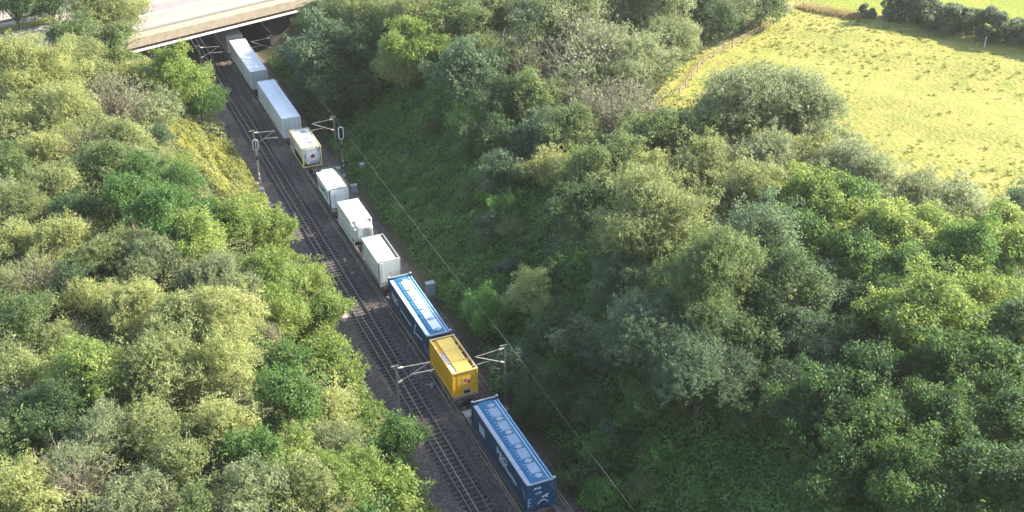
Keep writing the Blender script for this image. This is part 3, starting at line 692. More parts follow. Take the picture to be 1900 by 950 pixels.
MASTS = [(-2.55, 34.4, 1, 3.1, 'near left catenary mast with arm reaching over the empty track beside the yellow container'), (7.35, 33.5, -1, 2.9, 'near right catenary mast standing past the yellow container'),
         (-2.65, 88.2, 1, 2.7, 'left catenary mast right behind the signal opposite the cream framed tank'), (7.65, 88.4, -1, 2.9, 'right catenary mast beside the oval signal past the cream framed tank'),
         (-3.0, 120.6, 1, 2.9, 'far left catenary mast near the bridge above the bright green tree'), (7.5, 120.6, -1, 3.0, 'far right catenary mast beside the light grey container near the bridge')]
for m_ in MASTS: mast(*m_)
def sag(p, q, d, n=14):
    p = np.array(p, float); q = np.array(q, float)
    return [p + (q - p) * k / n - np.array([0, 0, d * 4 * (k / n) * (1 - k / n)]) for k in range(n + 1)]
YS = [-14, 34.4, 88.3, 120.6, 170]
for x, lb, nm, xs_ in ((.35, 'contact and catenary wires with droppers over the empty left track', 'contact_line', [.35] * 5), (TX - .2, 'contact and catenary wires with droppers above the train', 'contact_line', [TX - .2] * 5)):
    t = thing('overhead_line', lb, 'overhead line', (x, 0, 0))
    c = MB(); ms = MB(); dr = MB()
    for a, b in zip(YS[:-1], YS[1:]):
        c.tube([(0, a, 5.35), (0, b, 5.35)], .010, 5, cap=False); pts = sag((0, a, 6.5), (0, b, 6.5), .7); ms.tube(pts, .010, 5, cap=False)
        for q in pts[1:-1:2]: dr.tube([q, (0, q[1], 5.35)], .006, 4, cap=False)
    c.build('contact_wire', M['wire'], t); ms.build('catenary_wire', M['wire'], t); dr.build('dropper', M['wire'], t)
for x, lb in ((7.75, 'thin feeder wire strung between the right mast tops along the green slope'), (-2.85, 'thin feeder wire strung between the left mast tops above the empty track')):
    f = MB()
    for a, b in zip(YS[:-1], YS[1:]): f.tube(sag((x, a, 6.92), (x, b, 6.92), .35), .019, 5, cap=False)
    o = f.build('feeder_wire', M['wire']); tag(o, lb, 'wire')
# ------------------------------------------------------------------ signals and lineside pieces
def signal(x, y, zc, hh, label, striped, rz):
    t = thing('railway_signal', label, 'railway signal', (x, y, -.3), rz)
    zc += .3
    MB().tube([(0, 0, 0), (0, 0, zc - hh / 2)], .06, 10).build('post', M['galv'], t)
    oval = lambda w, h, r: [(px_, pz_ + zc) for px_, pz_ in rrect(w, h, -h / 2, r, 6)]
    MB().prism(oval(.74, hh, .34), -.05, .02).build('backboard_edge', M['sigwhite'], t)
    MB().prism(oval(.46, hh - .28, .2), -.09, -.052).build('backboard', M['black'], t)
    for k in range(4 if not striped else 3):
        MB().tube([(0, -.09, zc + hh * (.28 - k * .19)), (0, -.27, zc + hh * (.28 - k * .19))], .09, 12).build('lamp_hood', M['black'] if striped else M['galv'], t)
    for k in range(2): MB().tube([(0, 0, 1.35 + k * .62), (0, 0, 1.68 + k * .62)], .085, 12).build('post_band', M['sigwhite'], t)
    MB().tube([(0, 0, 1.02), (0, 0, 1.33)], .08, 12).tube([(0, 0, 1.70), (0, 0, 1.95)], .08, 12).build('dark_band', M['red'] if not striped else M['black'], t)
    MB().box(-.16, .16, -.14, .14, 0, .35).build('foot', M['pale_conc'], t)
    MB().box(-.14, .14, -.12, .0, zc - hh / 2 - 1.2, zc - hh / 2 - .75).build('small_head', M['black'], t)
    lad = MB()
    for s in (-1, 1): lad.tube([(s * .18, .32, .2), (s * .18, .2, zc - hh / 2)], .018, 6)
    for k in range(12): lad.tube([(-.18, .31 - k * .01, .5 + k * .32), (.18, .31 - k * .01, .5 + k * .32)], .014, 5)
    lad.build('ladder', M['mast'], t)
    return t
signal(-2.85, 86.6, 5.75, 1.5, 'colour light signal with black head and red banded post on the left', False, R(-8))
signal(7.75, 85.9, 5.7, 1.75, 'oval white rimmed signal on a banded post right of the train', True, R(8))
def cabinet(x, y, z, w, d, h, label, m='cab', rz=0.):
    t = thing('equipment_cabinet', label, 'cabinet', (x, y, z), rz)
    MB().box(-w / 2, w / 2, -d / 2, d / 2, .08, h).build('body', M[m], t, bevel=.02); MB().box(-w / 2 - .05, w / 2 + .05, -d / 2 - .05, d / 2 + .05, h, h + .07).build('lid', M[m], t)
    MB().box(-w / 2 + .04, w / 2 - .04, -d / 2 - .025, -d / 2, .16, h - .08).build('door', M[m], t); MB().box(-w / 2 - .1, w / 2 + .1, -d / 2 - .1, d / 2 + .1, -.3, .08).build('plinth', M['trough'], t)
cabinet(7.9, 54.8, -.2, .9, .6, 1.45, 'pale grey lineside cabinet right of the glossy blue container')
cabinet(7.6, 81.2, -.2, .7, .5, .8, 'small grey cabinet right of the green lettered tank')
cabinet(10.0, 85.2, .3, .55, .45, 1.0, 'small grey box standing in the brambles right of the oval signal')
cabinet(-3.1, 84.6, -.3, .55, .5, 1.0, 'grey box at the foot of the left signal', rz=.1)
cabinet(-2.45, 34.1, .55, .36, .12, .62, 'small white plate box on the near left mast foot', 'sigwhite')
o = MB().box(-.5, .5, -.3, .3, -.1, .22).box(-.3, .35, -.2, .25, .22, .4).build('concrete_block', M['pale_conc'], bevel=.04, loc=(-3.15, 82.3, -.3)); o.rotation_euler = (0, 0, .4); tag(o, 'pale concrete blocks near the left signal beside the yellow weeds', 'concrete block')
b = thing('trackside_lamp', 'small white trackside device on the ballast beside the yellow container', 'trackside device', (2.35, 39.4, -.2))
MB().tube([(0, 0, 0), (0, 0, .34)], .16, 14).build('body', M['hatch'], b); MB().tube([(-.1, 0, .18), (-.42, .55, .05)], .05, 8).build('cable', M['hatch'], b)

# ------------------------------------------------------------------ foliage meshes
def unit(v): return v / (np.linalg.norm(v, axis=-1, keepdims=True) + 1e-9)
def leaves_from(P, N, T, Lw, tone):
    """P points, N leaf normals, T length direction, Lw (n,2) length and width"""
    T = unit(T - N * (T * N).sum(-1, keepdims=True)); B = np.cross(N, T)
    l = Lw[:, :1] * .5; w = Lw[:, 1:] * .5
    return np.stack([P - T * l, P + B * w - T * l * .1, P + T * l, P - B * w - T * l * .1], 1)
STY = {  # lobes, lobe size range, leaf length, leaf width, leaves per m2 of lobe shell, droop, outward bias
 'willow': (40, (.18, .34), .19, .080, 60, -.5, .7),
 'locust': (30, (.17, .31), .27, .125, 42, .6, .6),
 'broad':  (34, (.17, .33), .175, .115, 56, -.1, .7),
 'dry':    (22, (.24, .38), .18, .065, 20, -.6, .6),
}
def crown(style, Rr, seed):
    g = np.random.default_rng(seed); nl, (a, b), ll, lw, dens, droop, outb = STY[style]
    nl = int(nl * (Rr / 3.2) ** 1.1) + 6
    ks = 5; th = g.uniform(0, 6.28) + np.arange(ks) * 2 * math.pi / (ks - 1) + g.normal(0, .35, ks)
    SCn = np.column_stack([np.cos(th) * g.uniform(.36, .62, ks), np.sin(th) * g.uniform(.36, .62, ks), g.uniform(-.30, .22, ks)]); SCn[0] = (g.normal(0, .1), g.normal(0, .1), g.uniform(.15, .38))
    srr = g.uniform(.40, .58, ks); srr[0] = .62
    which = g.choice(ks, nl, p=srr ** 2 / (srr ** 2).sum())
    d = unit(g.normal(size=(nl, 3))); d[:, 2] = np.where(g.random(nl) < .75, np.abs(d[:, 2]), d[:, 2])
    rad = (g.random(nl) ** .4) * .8
    C = (SCn[which] + d * (rad * srr[which])[:, None]) * Rr * np.array([1, 1, .92])
    lr = Rr * g.uniform(a, b, nl) * (1.1 - .25 * rad)
    # a few shoots that break the outline
    ns = max(4, nl // 4); sd_ = unit(np.column_stack([g.normal(size=(ns, 2)), np.abs(g.normal(.6, .5, ns))]))
    C = np.vstack([C, sd_ * Rr * g.uniform(.85, 1.08, (ns, 1)) * np.array([1, 1, .9])]); lr = np.concatenate([lr, Rr * g.uniform(.08, .16, ns)])
    Ps, Ns, Ts, tn = [], [], [], []
    npl, sl, sw = {'willow': (9, .34, .085), 'locust': (11, .30, .17), 'broad': (9, .20, .13), 'dry': (7, .34, .08)}[style]
    for c, r in zip(C, lr):
        m = max(4, int(dens * 4 * math.pi * r * r * .8 / npl))                       # sprays on this lobe, then leaves on each spray
        u = unit(g.normal(size=(m, 3))); u[:, 2] = np.where(g.random(m) < .62, np.abs(u[:, 2]), u[:, 2])
        rr = r * (1.0 - .62 * g.random(m) ** 1.5) + np.abs(g.normal(0, .16, m)) * min(1, r)
        sq = np.array([1.1, 1.1, .74 if style == 'locust' else .95])
        S = c + u * rr[:, None] * sq
        sdir = unit(u * outb + np.array([0, 0, -droop]) + g.normal(size=(m, 3)) * .4)
        tS = np.clip(g.normal(.45, .16, m) + g.normal(0, .10), 0, 1)
        n = m * npl; q = np.repeat(np.arange(m), npl)
        along = g.uniform(-.3, 1, n) * sl; spread = g.normal(size=(n, 3)) * sw
        P = S[q] + sdir[q] * along[:, None] + spread
        if style == 'locust': P[:, 2] -= .5 * np.maximum(along, 0) ** 2 / sl
        Ps.append(P); Ns.append(unit(u[q] * .6 + np.array([0, 0, .62]) + g.normal(size=(n, 3)) * .75))
        Ts.append(sdir[q] + spread * 4 + g.normal(size=(n, 3)) * .35); tn.append(np.clip(tS[q] + g.normal(0, .09, n), 0, 1))
    P = np.vstack(Ps); N = np.vstack(Ns); T = np.vstack(Ts); tone = np.concatenate(tn)
    # drop leaves buried deep inside other lobes
    keep = np.ones(len(P), bool)
    for c, r in zip(C, lr): keep &= (((P - c) ** 2).sum(1) > (r * .40) ** 2)
    P, N, T, tone = P[keep], N[keep], T[keep], tone[keep]
    n = len(P); Lw = np.column_stack([ll * g.uniform(.7, 1.3, n), lw * g.uniform(.7, 1.3, n)])
    return leaves_from(P, N, T, Lw, tone), tone, C, lr
def crown_mesh(style, Rr, seed):
    V, tone, C, lr = crown(style, Rr, seed)
    return quadmesh('crown_' + style, V, tone, LM['mid']), C, lr
def trunk_mesh(C, lr, Rr, hc, seed, thick=1., many=False):
    g = random.Random(seed); mb = MB(); r0 = (.06 + .045 * Rr) * thick
    fork = np.array([0, 0, -.35 * Rr])
    mb.tube([(0, 0, -hc - .4), (g.uniform(-.1, .1), g.uniform(-.1, .1), (-hc + fork[2]) / 2), fork], r0 * 1.25, 9, r0 * .8)
    idx = sorted(range(len(C)), key=lambda i: g.random())[:9 if not many else 26]
    for i in idx:
        c = C[i]; mid = fork + (c - fork) * .5 + np.array([g.uniform(-.2, .2), g.uniform(-.2, .2), .18 * Rr])
        mb.tube([fork, mid, c], r0 * .5, 6, r0 * .12)
    me = bpy.data.meshes.new('trunk'); me.from_pydata(mb.v, [], mb.f); me.update(); me.polygons.foreach_set('use_smooth', mb.sm); me.materials.append(M['bark'])
    return me
def twig_mesh(Rr, seed, n=150):
    g = np.random.default_rng(seed); mb = MB()
    for k in range(n):
        d = unit(np.array([g.normal(), g.normal(), abs(g.normal(.9, .5))])); s = g.normal(size=3) * .18 * Rr; s[2] = -.5 * Rr
        L = Rr * g.uniform(.8, 1.35); p1 = s + d * L * .5 + g.normal(size=3) * .1; p2 = s + d * L + g.normal(size=3) * .22
        mb.tube([s, p1, p2], .04, 4, .014, cap=False)
        for q in range(3):
            b0 = p1 + (p2 - p1) * g.random(); mb.tube([b0, b0 + unit(d + g.normal(size=3) * .5) * g.uniform(.3, .8)], .018, 3, .008, cap=False)
    me = bpy.data.meshes.new('twigs'); me.from_pydata(mb.v, [], mb.f); me.update(); me.materials.append(M['twig']); return me
LIB = {}
def lib(style, r):
    sizes = {'willow': (1.6, 2.6, 3.8, 5.0), 'locust': (2.2, 3.4, 4.6), 'broad': (1.4, 2.3, 3.4), 'dry': (1.8, 2.8)}[style]
    s = min(sizes, key=lambda q: abs(math.log(q / r))); return s
def get(style, s, var):
    k = (style, s, var)
    if k not in LIB:
        seed = int(s * 100) + var * 17 + {'willow': 1, 'locust': 2, 'broad': 3, 'dry': 4}[style] * 1000
        me, C, lr = crown_mesh(style, s, seed); tr = trunk_mesh(C, lr, s, s * 1.15, seed)
        LIB[k] = (me, tr, twig_mesh(s, seed) if style == 'dry' else None)
    return LIB[k]
NAME = {'willow': ('willow_tree', 'tree'), 'locust': ('locust_tree', 'tree'), 'broad': ('hawthorn_tree', 'tree'), 'dry': ('dry_shrub', 'shrub')}
GROW_R = 1.16
GROW = {'willow': 1.22, 'locust': 1.20, 'broad': 1.25, 'dry': 1.2}
rt = random.Random(3); cnt = {}
def tree(px, py, rp, style, col, label, group=None, lift=0.):
    d0 = 100.; z = 8.
    for _ in range(7):
        p = at(px, py, z); d0 = float((p - CAM_LOC) @ ray(950, 475)); r = rp * GROW.get(style, 1.2) * (GROW_R if group == 'trees on the right bank' else 1.) * d0 / FPX
        hc = r * (.66 if style != 'locust' else .66 + .35 * min(1, max(0, r - 1.8) / 2.)); hc += lift; z = .5 * z + .5 * (float(H(p[0], p[1])) + hc)
    p = at(px, py, z); s = lib(style, r); var = cnt[style] = (cnt.get(style, -1) + 1); me, trm, tw = get(style, s, var % (3 if style in ('willow', 'broad') else 2))
    k = r / s; nm, cat = NAME[style]
    t = thing(nm, label, cat, (p[0], p[1], float(H(p[0], p[1]))), rt.uniform(0, 6.28), group)
    def put(name, me_, m_=None, sc=None):
        o = bpy.data.objects.new(name, me_); COL.objects.link(o); o.parent = t; o.location = (0, 0, hc); o.scale = sc or (k, k, k)
        if m_: o.material_slots[0].link = 'OBJECT'; o.material_slots[0].material = m_
        return o
    put('crown', me, LM[col], (k * rt.uniform(.9, 1.14), k * rt.uniform(.9, 1.14), k * rt.uniform(.88, 1.2)))
    o = put('trunk', trm); o.scale = (k, k, max(k, hc / (s * 1.15)))
    if tw: put('twigs', tw)
    return t
GL, GR = 'trees on the left bank', 'trees on the right bank'
W, L_, B, D = 'willow', 'locust', 'broad', 'dry'
TREES_L = [
 (28, 22, 46, B, 'dark', 'dark tree in the top left corner behind the road guard rail'),
 (95, 14, 46, B, 'dark', 'dark tree at the top edge just right of the corner tree'),
 (196, 34, 62, W, 'olive', 'olive willow hiding the road left of the bridge deck'),
 (140, 72, 50, B, 'mid', 'mid green tree in front of the narrow road verge'),
 (218, 92, 38, L_, 'mid', 'leafy green tree touching the left end of the bridge edge beam'),
 (60, 150, 78, W, 'pale', 'big pale yellow willow dome at the upper left below the road'),
 (228, 18, 44, W, 'pale', 'pale olive crown overlapping the left end of the pale road'),
 (140, 122, 46, W, 'olive', 'olive willow between the pale dome and the bridge end'),
 (325, 155, 58, L_, 'lime', 'bright lime green tree beside the track just before the bridge'),
 (372, 190, 46, L_, 'green', 'lower green tree leaning over the ballast before the bridge'),
 (212, 190, 52, D, 'brown', 'dry brownish shrub with bare stems behind the bright lime tree'),
 (252, 150, 34, B, 'pale', 'small pale bush left of the bright lime tree'),
 (288, 208, 36, W, 'sage', 'grey green willow bush below the bright lime tree'),
 (20, 235, 55, W, 'olive', 'olive willow at the left edge below the pale dome'),
 (118, 215, 56, W, 'pale', 'pale willow right under the big yellow dome'),
 (80, 285, 44, W, 'pale', 'pale yellow bush under the pale willow near the left edge'),
 (160, 268, 46, D, 'olive', 'thin olive shrub between the pale willows and the dry shrub'),
 (225, 262, 48, W, 'olive', 'olive willow below the dry brownish shrub'),
 (292, 258, 28, W, 'bluish', 'blue grey bush beside the upper end of the yellow weeds'),
 (195, 312, 50, B, 'mid', 'mid green tree left of the dark locust thicket'),
 (12, 320, 46, B, 'mid', 'mid green tree at the left edge beside the olive willows'),
 (268, 318, 40, L_, 'green', 'green locust left of the yellow weeds'),
 (235, 372, 56, L_, 'green', 'bright locust crown above the deep dark gap on the left bank'),
 (325, 362, 42, B, 'green', 'dense green bush beside the yellow weeds'),
 (388, 402, 36, L_, 'green', 'green locust at the lower end of the yellow weeds'),
 (300, 420, 58, L_, 'green', 'round green locust right of the deep dark gap'),
 (365, 452, 54, L_, 'lime', 'lime locust above a small dark hollow in the middle of the left bank'),
 (450, 420, 54, B, 'lime', 'green bush crown level with the two warm white tanks'),
 (515, 452, 46, L_, 'lime', 'lime tree on the bank edge opposite the boxy white tank'),
 (500, 520, 58, L_, 'lime', 'lime locust behind the bank edge opposite the blue logo'),
 (572, 525, 44, B, 'lime', 'lime bush on the bank edge opposite the blue logo'),
 (100, 345, 52, W, 'olive', 'olive willow left of the mid green tree on the upper left bank'),
 (40, 390, 50, W, 'olive', 'olive willow at the left edge above the yellowish bush'),
 (140, 402, 46, B, 'dark', 'dark bush in shade beside the deep dark gap'),
 (28, 455, 46, W, 'pale', 'yellowish willow bush at the left edge halfway down'),
 (108, 455, 54, W, 'pale', 'pale willow with yellow tips left of the deep dark gap'),
 (205, 478, 56, W, 'olive', 'olive willow right below the deep dark gap'),
 (62, 520, 50, D, 'olive', 'dry olive shrub at the left edge halfway down'),
 (290, 490, 52, W, 'sage', 'sage willow below the round green locust'),
 (392, 525, 52, W, 'sage', 'grey sage willow in the middle of the left bank'),
 (455, 545, 44, W, 'sage', 'sage bush left of the lime locust'),
 (132, 540, 44, B, 'dark', 'dark hollow bush beside the pointed pale crown'),
 (168, 560, 40, W, 'pale', 'pointed pale yellow crown on the lower left bank'),
 (240, 575, 60, W, 'pale', 'broad pale willow right of the pointed pale crown'),
 (335, 590, 54, W, 'olive', 'olive willow between the two broad pale willows'),
 (425, 598, 64, W, 'pale', 'broad pale yellow willow left of the bank edge bushes'),
 (512, 592, 46, B, 'lime', 'green bush between the broad pale willow and the bank edge'),
 (590, 592, 48, L_, 'lime', 'lime bush on the bank edge opposite the painted sunlit patch'),
 (45, 600, 54, B, 'mid', 'dark green tree at the left edge on the lower bank'),
 (115, 640, 46, W, 'olive', 'olive bush above the yellow green round tree'),
 (160, 690, 68, L_, 'lime', 'round yellow green tree at lower left with shade beneath'),
 (300, 690, 78, W, 'olive', 'large olive willow in the middle of the lower left bank'),
 (425, 690, 58, W, 'pale', 'pale sage dome right of the large olive willow'),
 (522, 668, 46, L_, 'green', 'green tree behind the bank edge opposite the yellow container'),
 (600, 660, 44, L_, 'lime', 'lime bush on the bank edge left of the yellow container'),
 (530, 745, 60, L_, 'green', 'soft green round tree in the lower left middle'),
 (640, 708, 42, B, 'lime', 'lime bush on the bank edge left of the near catenary mast'),
 (605, 765, 48, B, 'pale', 'yellowish bush left of the near mast foot'),
 (25, 700, 56, W, 'olive', 'shaded olive tree at the left edge of the lower bank'),
 (95, 780, 62, B, 'dark', 'dark green tree in shade below the yellow green tree'),
 (190, 812, 66, W, 'sage', 'grey sage willow above bare pale branches at lower left'),
 (135, 880, 62, D, 'sage', 'thin grey shrub of bare pale branches at lower left'),
 (50, 930, 66, W, 'pale', 'round pale yellow bush in the bottom left corner'),
 (292, 800, 56, W, 'olive', 'olive willow below the large olive one'),
 (345, 868, 62, W, 'olive', 'olive willow near the bottom right of the bare branches'),
 (425, 790, 52, W, 'pale', 'pale bush under the pale sage dome'),
 (478, 842, 52, L_, 'green', 'small green locust in the lower left middle'),
 (552, 838, 46, B, 'lime', 'green bush left of the pale dry bush'),
 (625, 822, 44, W, 'sage', 'pale sage bush left of the round green tree by the track'),
 (722, 832, 58, L_, 'green', 'round green tree overhanging the ballast below the near mast'),
 (665, 770, 40, B, 'lime', 'lime bush directly left of the near mast foot'),
 (640, 895, 58, B, 'lime', 'lime green bush near the bottom beside the track'),
 (742, 918, 50, L_, 'lime', 'lime green tree at the bottom edge next to the rails'),
 (560, 910, 54, W, 'olive', 'olive bush at the bottom left of the lime bushes'),
 (465, 925, 58, W, 'sage', 'sage willow at the bottom edge in the middle of the left bank'),
 (255, 935, 60, W, 'sage', 'sage willow at the bottom edge right of the bare branches'),
 (690, 965, 50, L_, 'green', 'green tree cut by the bottom edge beside the track'),
 (375, 960, 54, B, 'mid', 'mid green bush cut by the bottom edge on the left'),
 (5, 830, 50, B, 'mid', 'dark shaded tree at the left edge above the corner bush'),
]
TREES_R = [
 (604, 46, 44, B, 'dark', 'dark tree growing against the right end of the bridge'),
 (612, 100, 62, L_, 'bluish', 'dark bluish tree right of the far right mast'),
 (556, 108, 27, B, 'dark', 'dark bush beside the far right mast under the bridge end'),
 (575, 165, 28, B, 'bluish', 'shaded bush right of the bright white container'),
 (640, 175, 50, B, 'dark', 'dark bush high on the shaded slope above the oval signal'),
 (618, 220, 28, B, 'dark', 'dark bush behind the right mast arm by the oval signal'),
 (690, 25, 56, W, 'olive', 'olive willow at the top edge right of the bridge'),
 (708, 98, 52, B, 'dark', 'dark tree left of the bright yellow green tree'),
 (772, 92, 50, L_, 'lime', 'upper bright yellow green crown lit above the dark slope'),
 (745, 128, 44, W, 'pale', 'pale yellow green crown in front of the bright lit tree'),
 (790, 35, 54, W, 'olive', 'olive willow at the top edge above the bright lit tree'),
 (855, 55, 54, B, 'mid', 'mid green tree top right of the bright lit tree'),
 (865, 150, 54, B, 'bluish', 'dark bluish hawthorn right of the bright lit tree'),
 (905, 110, 48, W, 'olive', 'dry olive tree above the bluish hawthorn'),
 (935, 40, 56, W, 'olive', 'olive tree at the top edge in the middle of the photo'),
 (960, 120, 50, D, 'sage', 'bare brownish tree left of the sage domes'),
 (1020, 55, 72, W, 'sage', 'large sage willow dome at the top middle'),
 (1085, 118, 64, D, 'brown', 'grey brown leafless tree below the sage domes'),
 (1060, 175, 50, D, 'sage', 'brown twiggy shrub hanging down the upper slope'),
 (1110, 45, 62, W, 'sage', 'sage willow right of the large top middle dome'),
 (1195, 30, 68, W, 'sage', 'broad sage tree at the top edge left of the field corner'),
 (1165, 120, 58, W, 'sage', 'sage tree left of the narrow field strip'),
 (1240, 78, 48, W, 'sage', 'sage tree leaning against the field fence'),
 (1295, 25, 48, W, 'bluish', 'bluish tree at the top edge near the field corner'),
 (1345, 22, 44, W, 'sage', 'small sage tree behind the field fence'),
 (1415, 12, 38, B, 'dark', 'dark round tree at the far field corner'),
 (1170, 205, 48, D, 'brown', 'pinkish brown twiggy shrub at the field edge'),
 (1120, 218, 48, D, 'brown', 'brown tangle of bare branches on the upper slope'),
 (920, 195, 44, B, 'dark', 'dark hawthorn on the middle of the upper slope'),
 (985, 190, 44, B, 'mid', 'mid green bush below the bare brownish tree'),
 (1000, 255, 42, B, 'bluish', 'bluish bush in the middle of the slope'),
 (905, 262, 40, B, 'dark', 'dark bush above the bramble slope'),
 (1058, 250, 42, B, 'mid', 'mid green bush below the brown twiggy shrub'),
 (1015, 312, 36, B, 'pale', 'yellowish leaved bush in the middle of the slope'),
 (940, 325, 38, B, 'bluish', 'low bluish bush left of the yellowish bush'),
 (1090, 322, 42, B, 'mid', 'mid green bush right of the yellowish bush'),
 (1155, 300, 44, B, 'mid', 'leafy green bush under the pinkish brown shrub'),
 (1205, 335, 40, B, 'pale', 'second yellowish bush left of the pale sage bushes'),
 (1080, 390, 42, B, 'dark', 'dark bush above the bare earth patch'),
 (1150, 375, 38, B, 'dark', 'dark bush left above the big pale willow'),
 (1215, 255, 46, B, 'mid', 'mid green tree left of the dark hollow by the field'),
 (1405, 190, 82, W, 'sage', 'largest sage willow standing out into the yellow field'),
 (1480, 225, 62, W, 'sage', 'sage willow on the right flank of the largest one'),
 (1525, 268, 44, W, 'sage', 'small sage willow at the field edge end of the big group'),
 (1335, 235, 50, W, 'olive', 'olive willow on the left flank of the largest sage one'),
 (1285, 262, 42, B, 'dark', 'dark bush in the hollow below the narrow field strip'),
 (1310, 318, 48, W, 'olive', 'pale olive bush below the dark hollow'),
 (1385, 312, 48, D, 'sage', 'pinkish grey dry shrub below the largest sage willow'),
 (1440, 300, 52, W, 'sage', 'pale bush right of the pinkish grey dry shrub'),
 (1500, 290, 46, W, 'pale', 'bright pale bush at the foot of the big sage group'),
 (1570, 318, 48, W, 'sage', 'sage bush on the edge of the yellow field'),
 (1220, 428, 78, W, 'olive', 'big pale willow dome lit above the shaded slope'),
 (1322, 402, 52, W, 'olive', 'pale crown right of the big lit willow dome'),
 (1150, 455, 44, W, 'mid', 'olive willow bush left of the big lit dome'),
 (1150, 530, 52, W, 'bluish', 'bluish willow below the big lit dome'),
 (1215, 625, 84, W, 'bluish', 'large blue green willow in the lower middle'),
 (1320, 545, 80, W, 'mid', 'large dark olive willow right of the blue green one'),
 (1300, 690, 78, W, 'bluish', 'shaded olive tree below the large dark olive willow'),
 (1125, 650, 48, W, 'bluish', 'narrow olive bush left of the blue green willow'),
 (1415, 450, 62, B, 'bluish', 'shaded dark tree between the pale willow and the locusts'),
 (1390, 360, 50, W, 'olive', 'olive bush above the shaded dark tree'),
 (1500, 378, 62, L_, 'lime', 'flat bright lime locust near the field edge'),
 (1440, 528, 56, B, 'dark', 'dark tree beside the large dark olive willow'),
 (1505, 460, 54, L_, 'green', 'green locust below the flat lime one'),
 (1625, 350, 54, W, 'sage', 'pale sage tree at the field edge right of the lime locust'),
 (1572, 395, 52, L_, 'green', 'green locust between the lime one and the pale sage'),
 (1700, 368, 48, W, 'sage', 'sage bush on the field edge right of the pale sage tree'),
 (1775, 405, 54, W, 'sage', 'whitish sage tree at the right field edge'),
 (1840, 425, 44, L_, 'lime', 'lime tree right of the whitish sage tree'),
 (1640, 440, 66, L_, 'lime', 'bright locust crown below the pale sage trees'),
 (1715, 445, 58, L_, 'lime', 'bright locust right beside the other bright crown'),
 (1590, 490, 58, L_, 'green', 'green locust left below the two bright locusts'),
 (1520, 545, 54, B, 'bluish', 'pale bluish tree at the middle of the right wood'),
 (1680, 520, 60, L_, 'green', 'green locust under the two bright locusts'),
 (1800, 490, 62, L_, 'green', 'green locust below the whitish sage tree'),
 (1880, 470, 56, L_, 'lime', 'lime locust at the right edge below the field'),
 (1893, 380, 36, B, 'bluish', 'lone round dark bush standing in the yellow field at the right edge'),
 (1720, 590, 80, L_, 'lime', 'large bright locust dome in the right wood'),
 (1625, 590, 54, B, 'ash_shade', 'leafy tree left of the large bright locust dome'),
 (1835, 568, 62, L_, 'lime', 'locust right of the large bright dome'),
 (1885, 620, 60, L_, 'ash_shade', 'green locust at the right edge below the lime one'),
 (1500, 635, 58, B, 'bluish', 'shaded bluish tree at the foot of the right wood'),
 (1565, 655, 52, B, 'dark', 'dark tree left of the tall green locusts'),
 (1400, 620, 60, B, 'dark', 'deep shaded dark tree right of the olive willow'),
 (1625, 718, 66, L_, 'ash_shade', 'tall green locust with lit top in the lower right wood'),
 (1735, 700, 72, L_, 'ash_shade', 'big green locust below the large bright dome'),
 (1835, 700, 66, L_, 'ash_shade', 'green locust left of the right edge in the lower wood'),
 (1520, 770, 78, L_, 'ash_shade', 'broad dark green locust at the front of the lower right wood'),
 (1640, 812, 76, L_, 'ash_shade', 'broad locust with a lit crest near the bottom right'),
 (1745, 800, 74, L_, 'ash_shade', 'shaded locust in the middle of the bottom right wood'),
 (1855, 800, 74, L_, 'ash_shade', 'locust at the right edge near the bottom'),
 (1440, 735, 54, B, 'dark', 'dark bush left of the broad dark green locust'),
 (1560, 905, 76, L_, 'ash_shade', 'shaded locust at the bottom edge beside the bramble slope'),
 (1690, 905, 76, L_, 'ash_shade', 'shaded locust at the bottom edge in the right wood'),
 (1810, 905, 72, L_, 'ash_shade', 'shaded locust near the bottom right corner'),
 (1895, 900, 62, B, 'dark', 'dark tree in the bottom right corner'),
 (1370, 760, 56, B, 'dark', 'dark bush at the foot of the shaded olive tree'),
 (1240, 745, 52, B, 'under', 'very dark bush below the large blue green willow'),
 (985, 555, 44, B, 'pale', 'pale yellow leaved bush low on the slope above the right mast'),
 (905, 585, 38, B, 'bramble', 'green bush by the feeder wire right of the yellow container'),
 (960, 690, 42, B, 'bluish', 'shaded bush beside the near right mast'),
 (1040, 610, 44, B, 'dark', 'dark bush below the bare earth patch'),
 (1080, 640, 44, B, 'bluish', 'bluish bush left of the narrow olive one'),
 (1030, 740, 44, B, 'dark', 'dark bush right of the nearest blue container'),
]
for px, py, rp, st, cl, lb in TREES_L: tree(px, py, rp, st, cl, lb, GL)
LIFT = {(1215, 625): 2.2, (1320, 545): 2.8, (1300, 690): 2.2, (1415, 450): 2.5, (1440, 528): 2.5, (1390, 360): 1.5, (1885, 620): 1.5, (1895, 900): 3.}
for px, py, rp, st, cl, lb in TREES_R: tree(px, py, rp, st, cl, lb, GR, LIFT.get((px, py), 0.))

FR = random.Random(12)
def filler(n, xr, yr, ok, st, cols, rp, label, group):
    for _ in range(n):
        while True:
            px, py = FR.uniform(*xr), FR.uniform(*yr)
            if ok(px, py): break
        tree(px, py, FR.uniform(*rp), FR.choice(st), FR.choice(cols), label, group)
slope = lambda px, py: 700 + (py - 330) * .62 < px < min(900 + (py - 250) * .62, 1120 + (py - 480) * .9)
filler(84, (640, 1400), (190, 930), lambda px, py: slope(px, py) and not (py < 600 and px < 850 + (py - 330) * .55 and py > 190), [B], ['bramble', 'bramble', 'mid', 'dark', 'bluish', 'green'], (14, 34), 'low leafy bush among the brambles on the shaded slope', 'low bushes on the bramble slope')
lb_ = lambda px, py: px < 330 + (py - 240) * .60
filler(60, (0, 700), (240, 940), lb_, [W, B, W, D], ['pale', 'olive', 'sage', 'mid', 'lime', 'brown'], (20, 36), 'small bush squeezed between bigger trees on the left bank', 'gap bushes on the left bank')
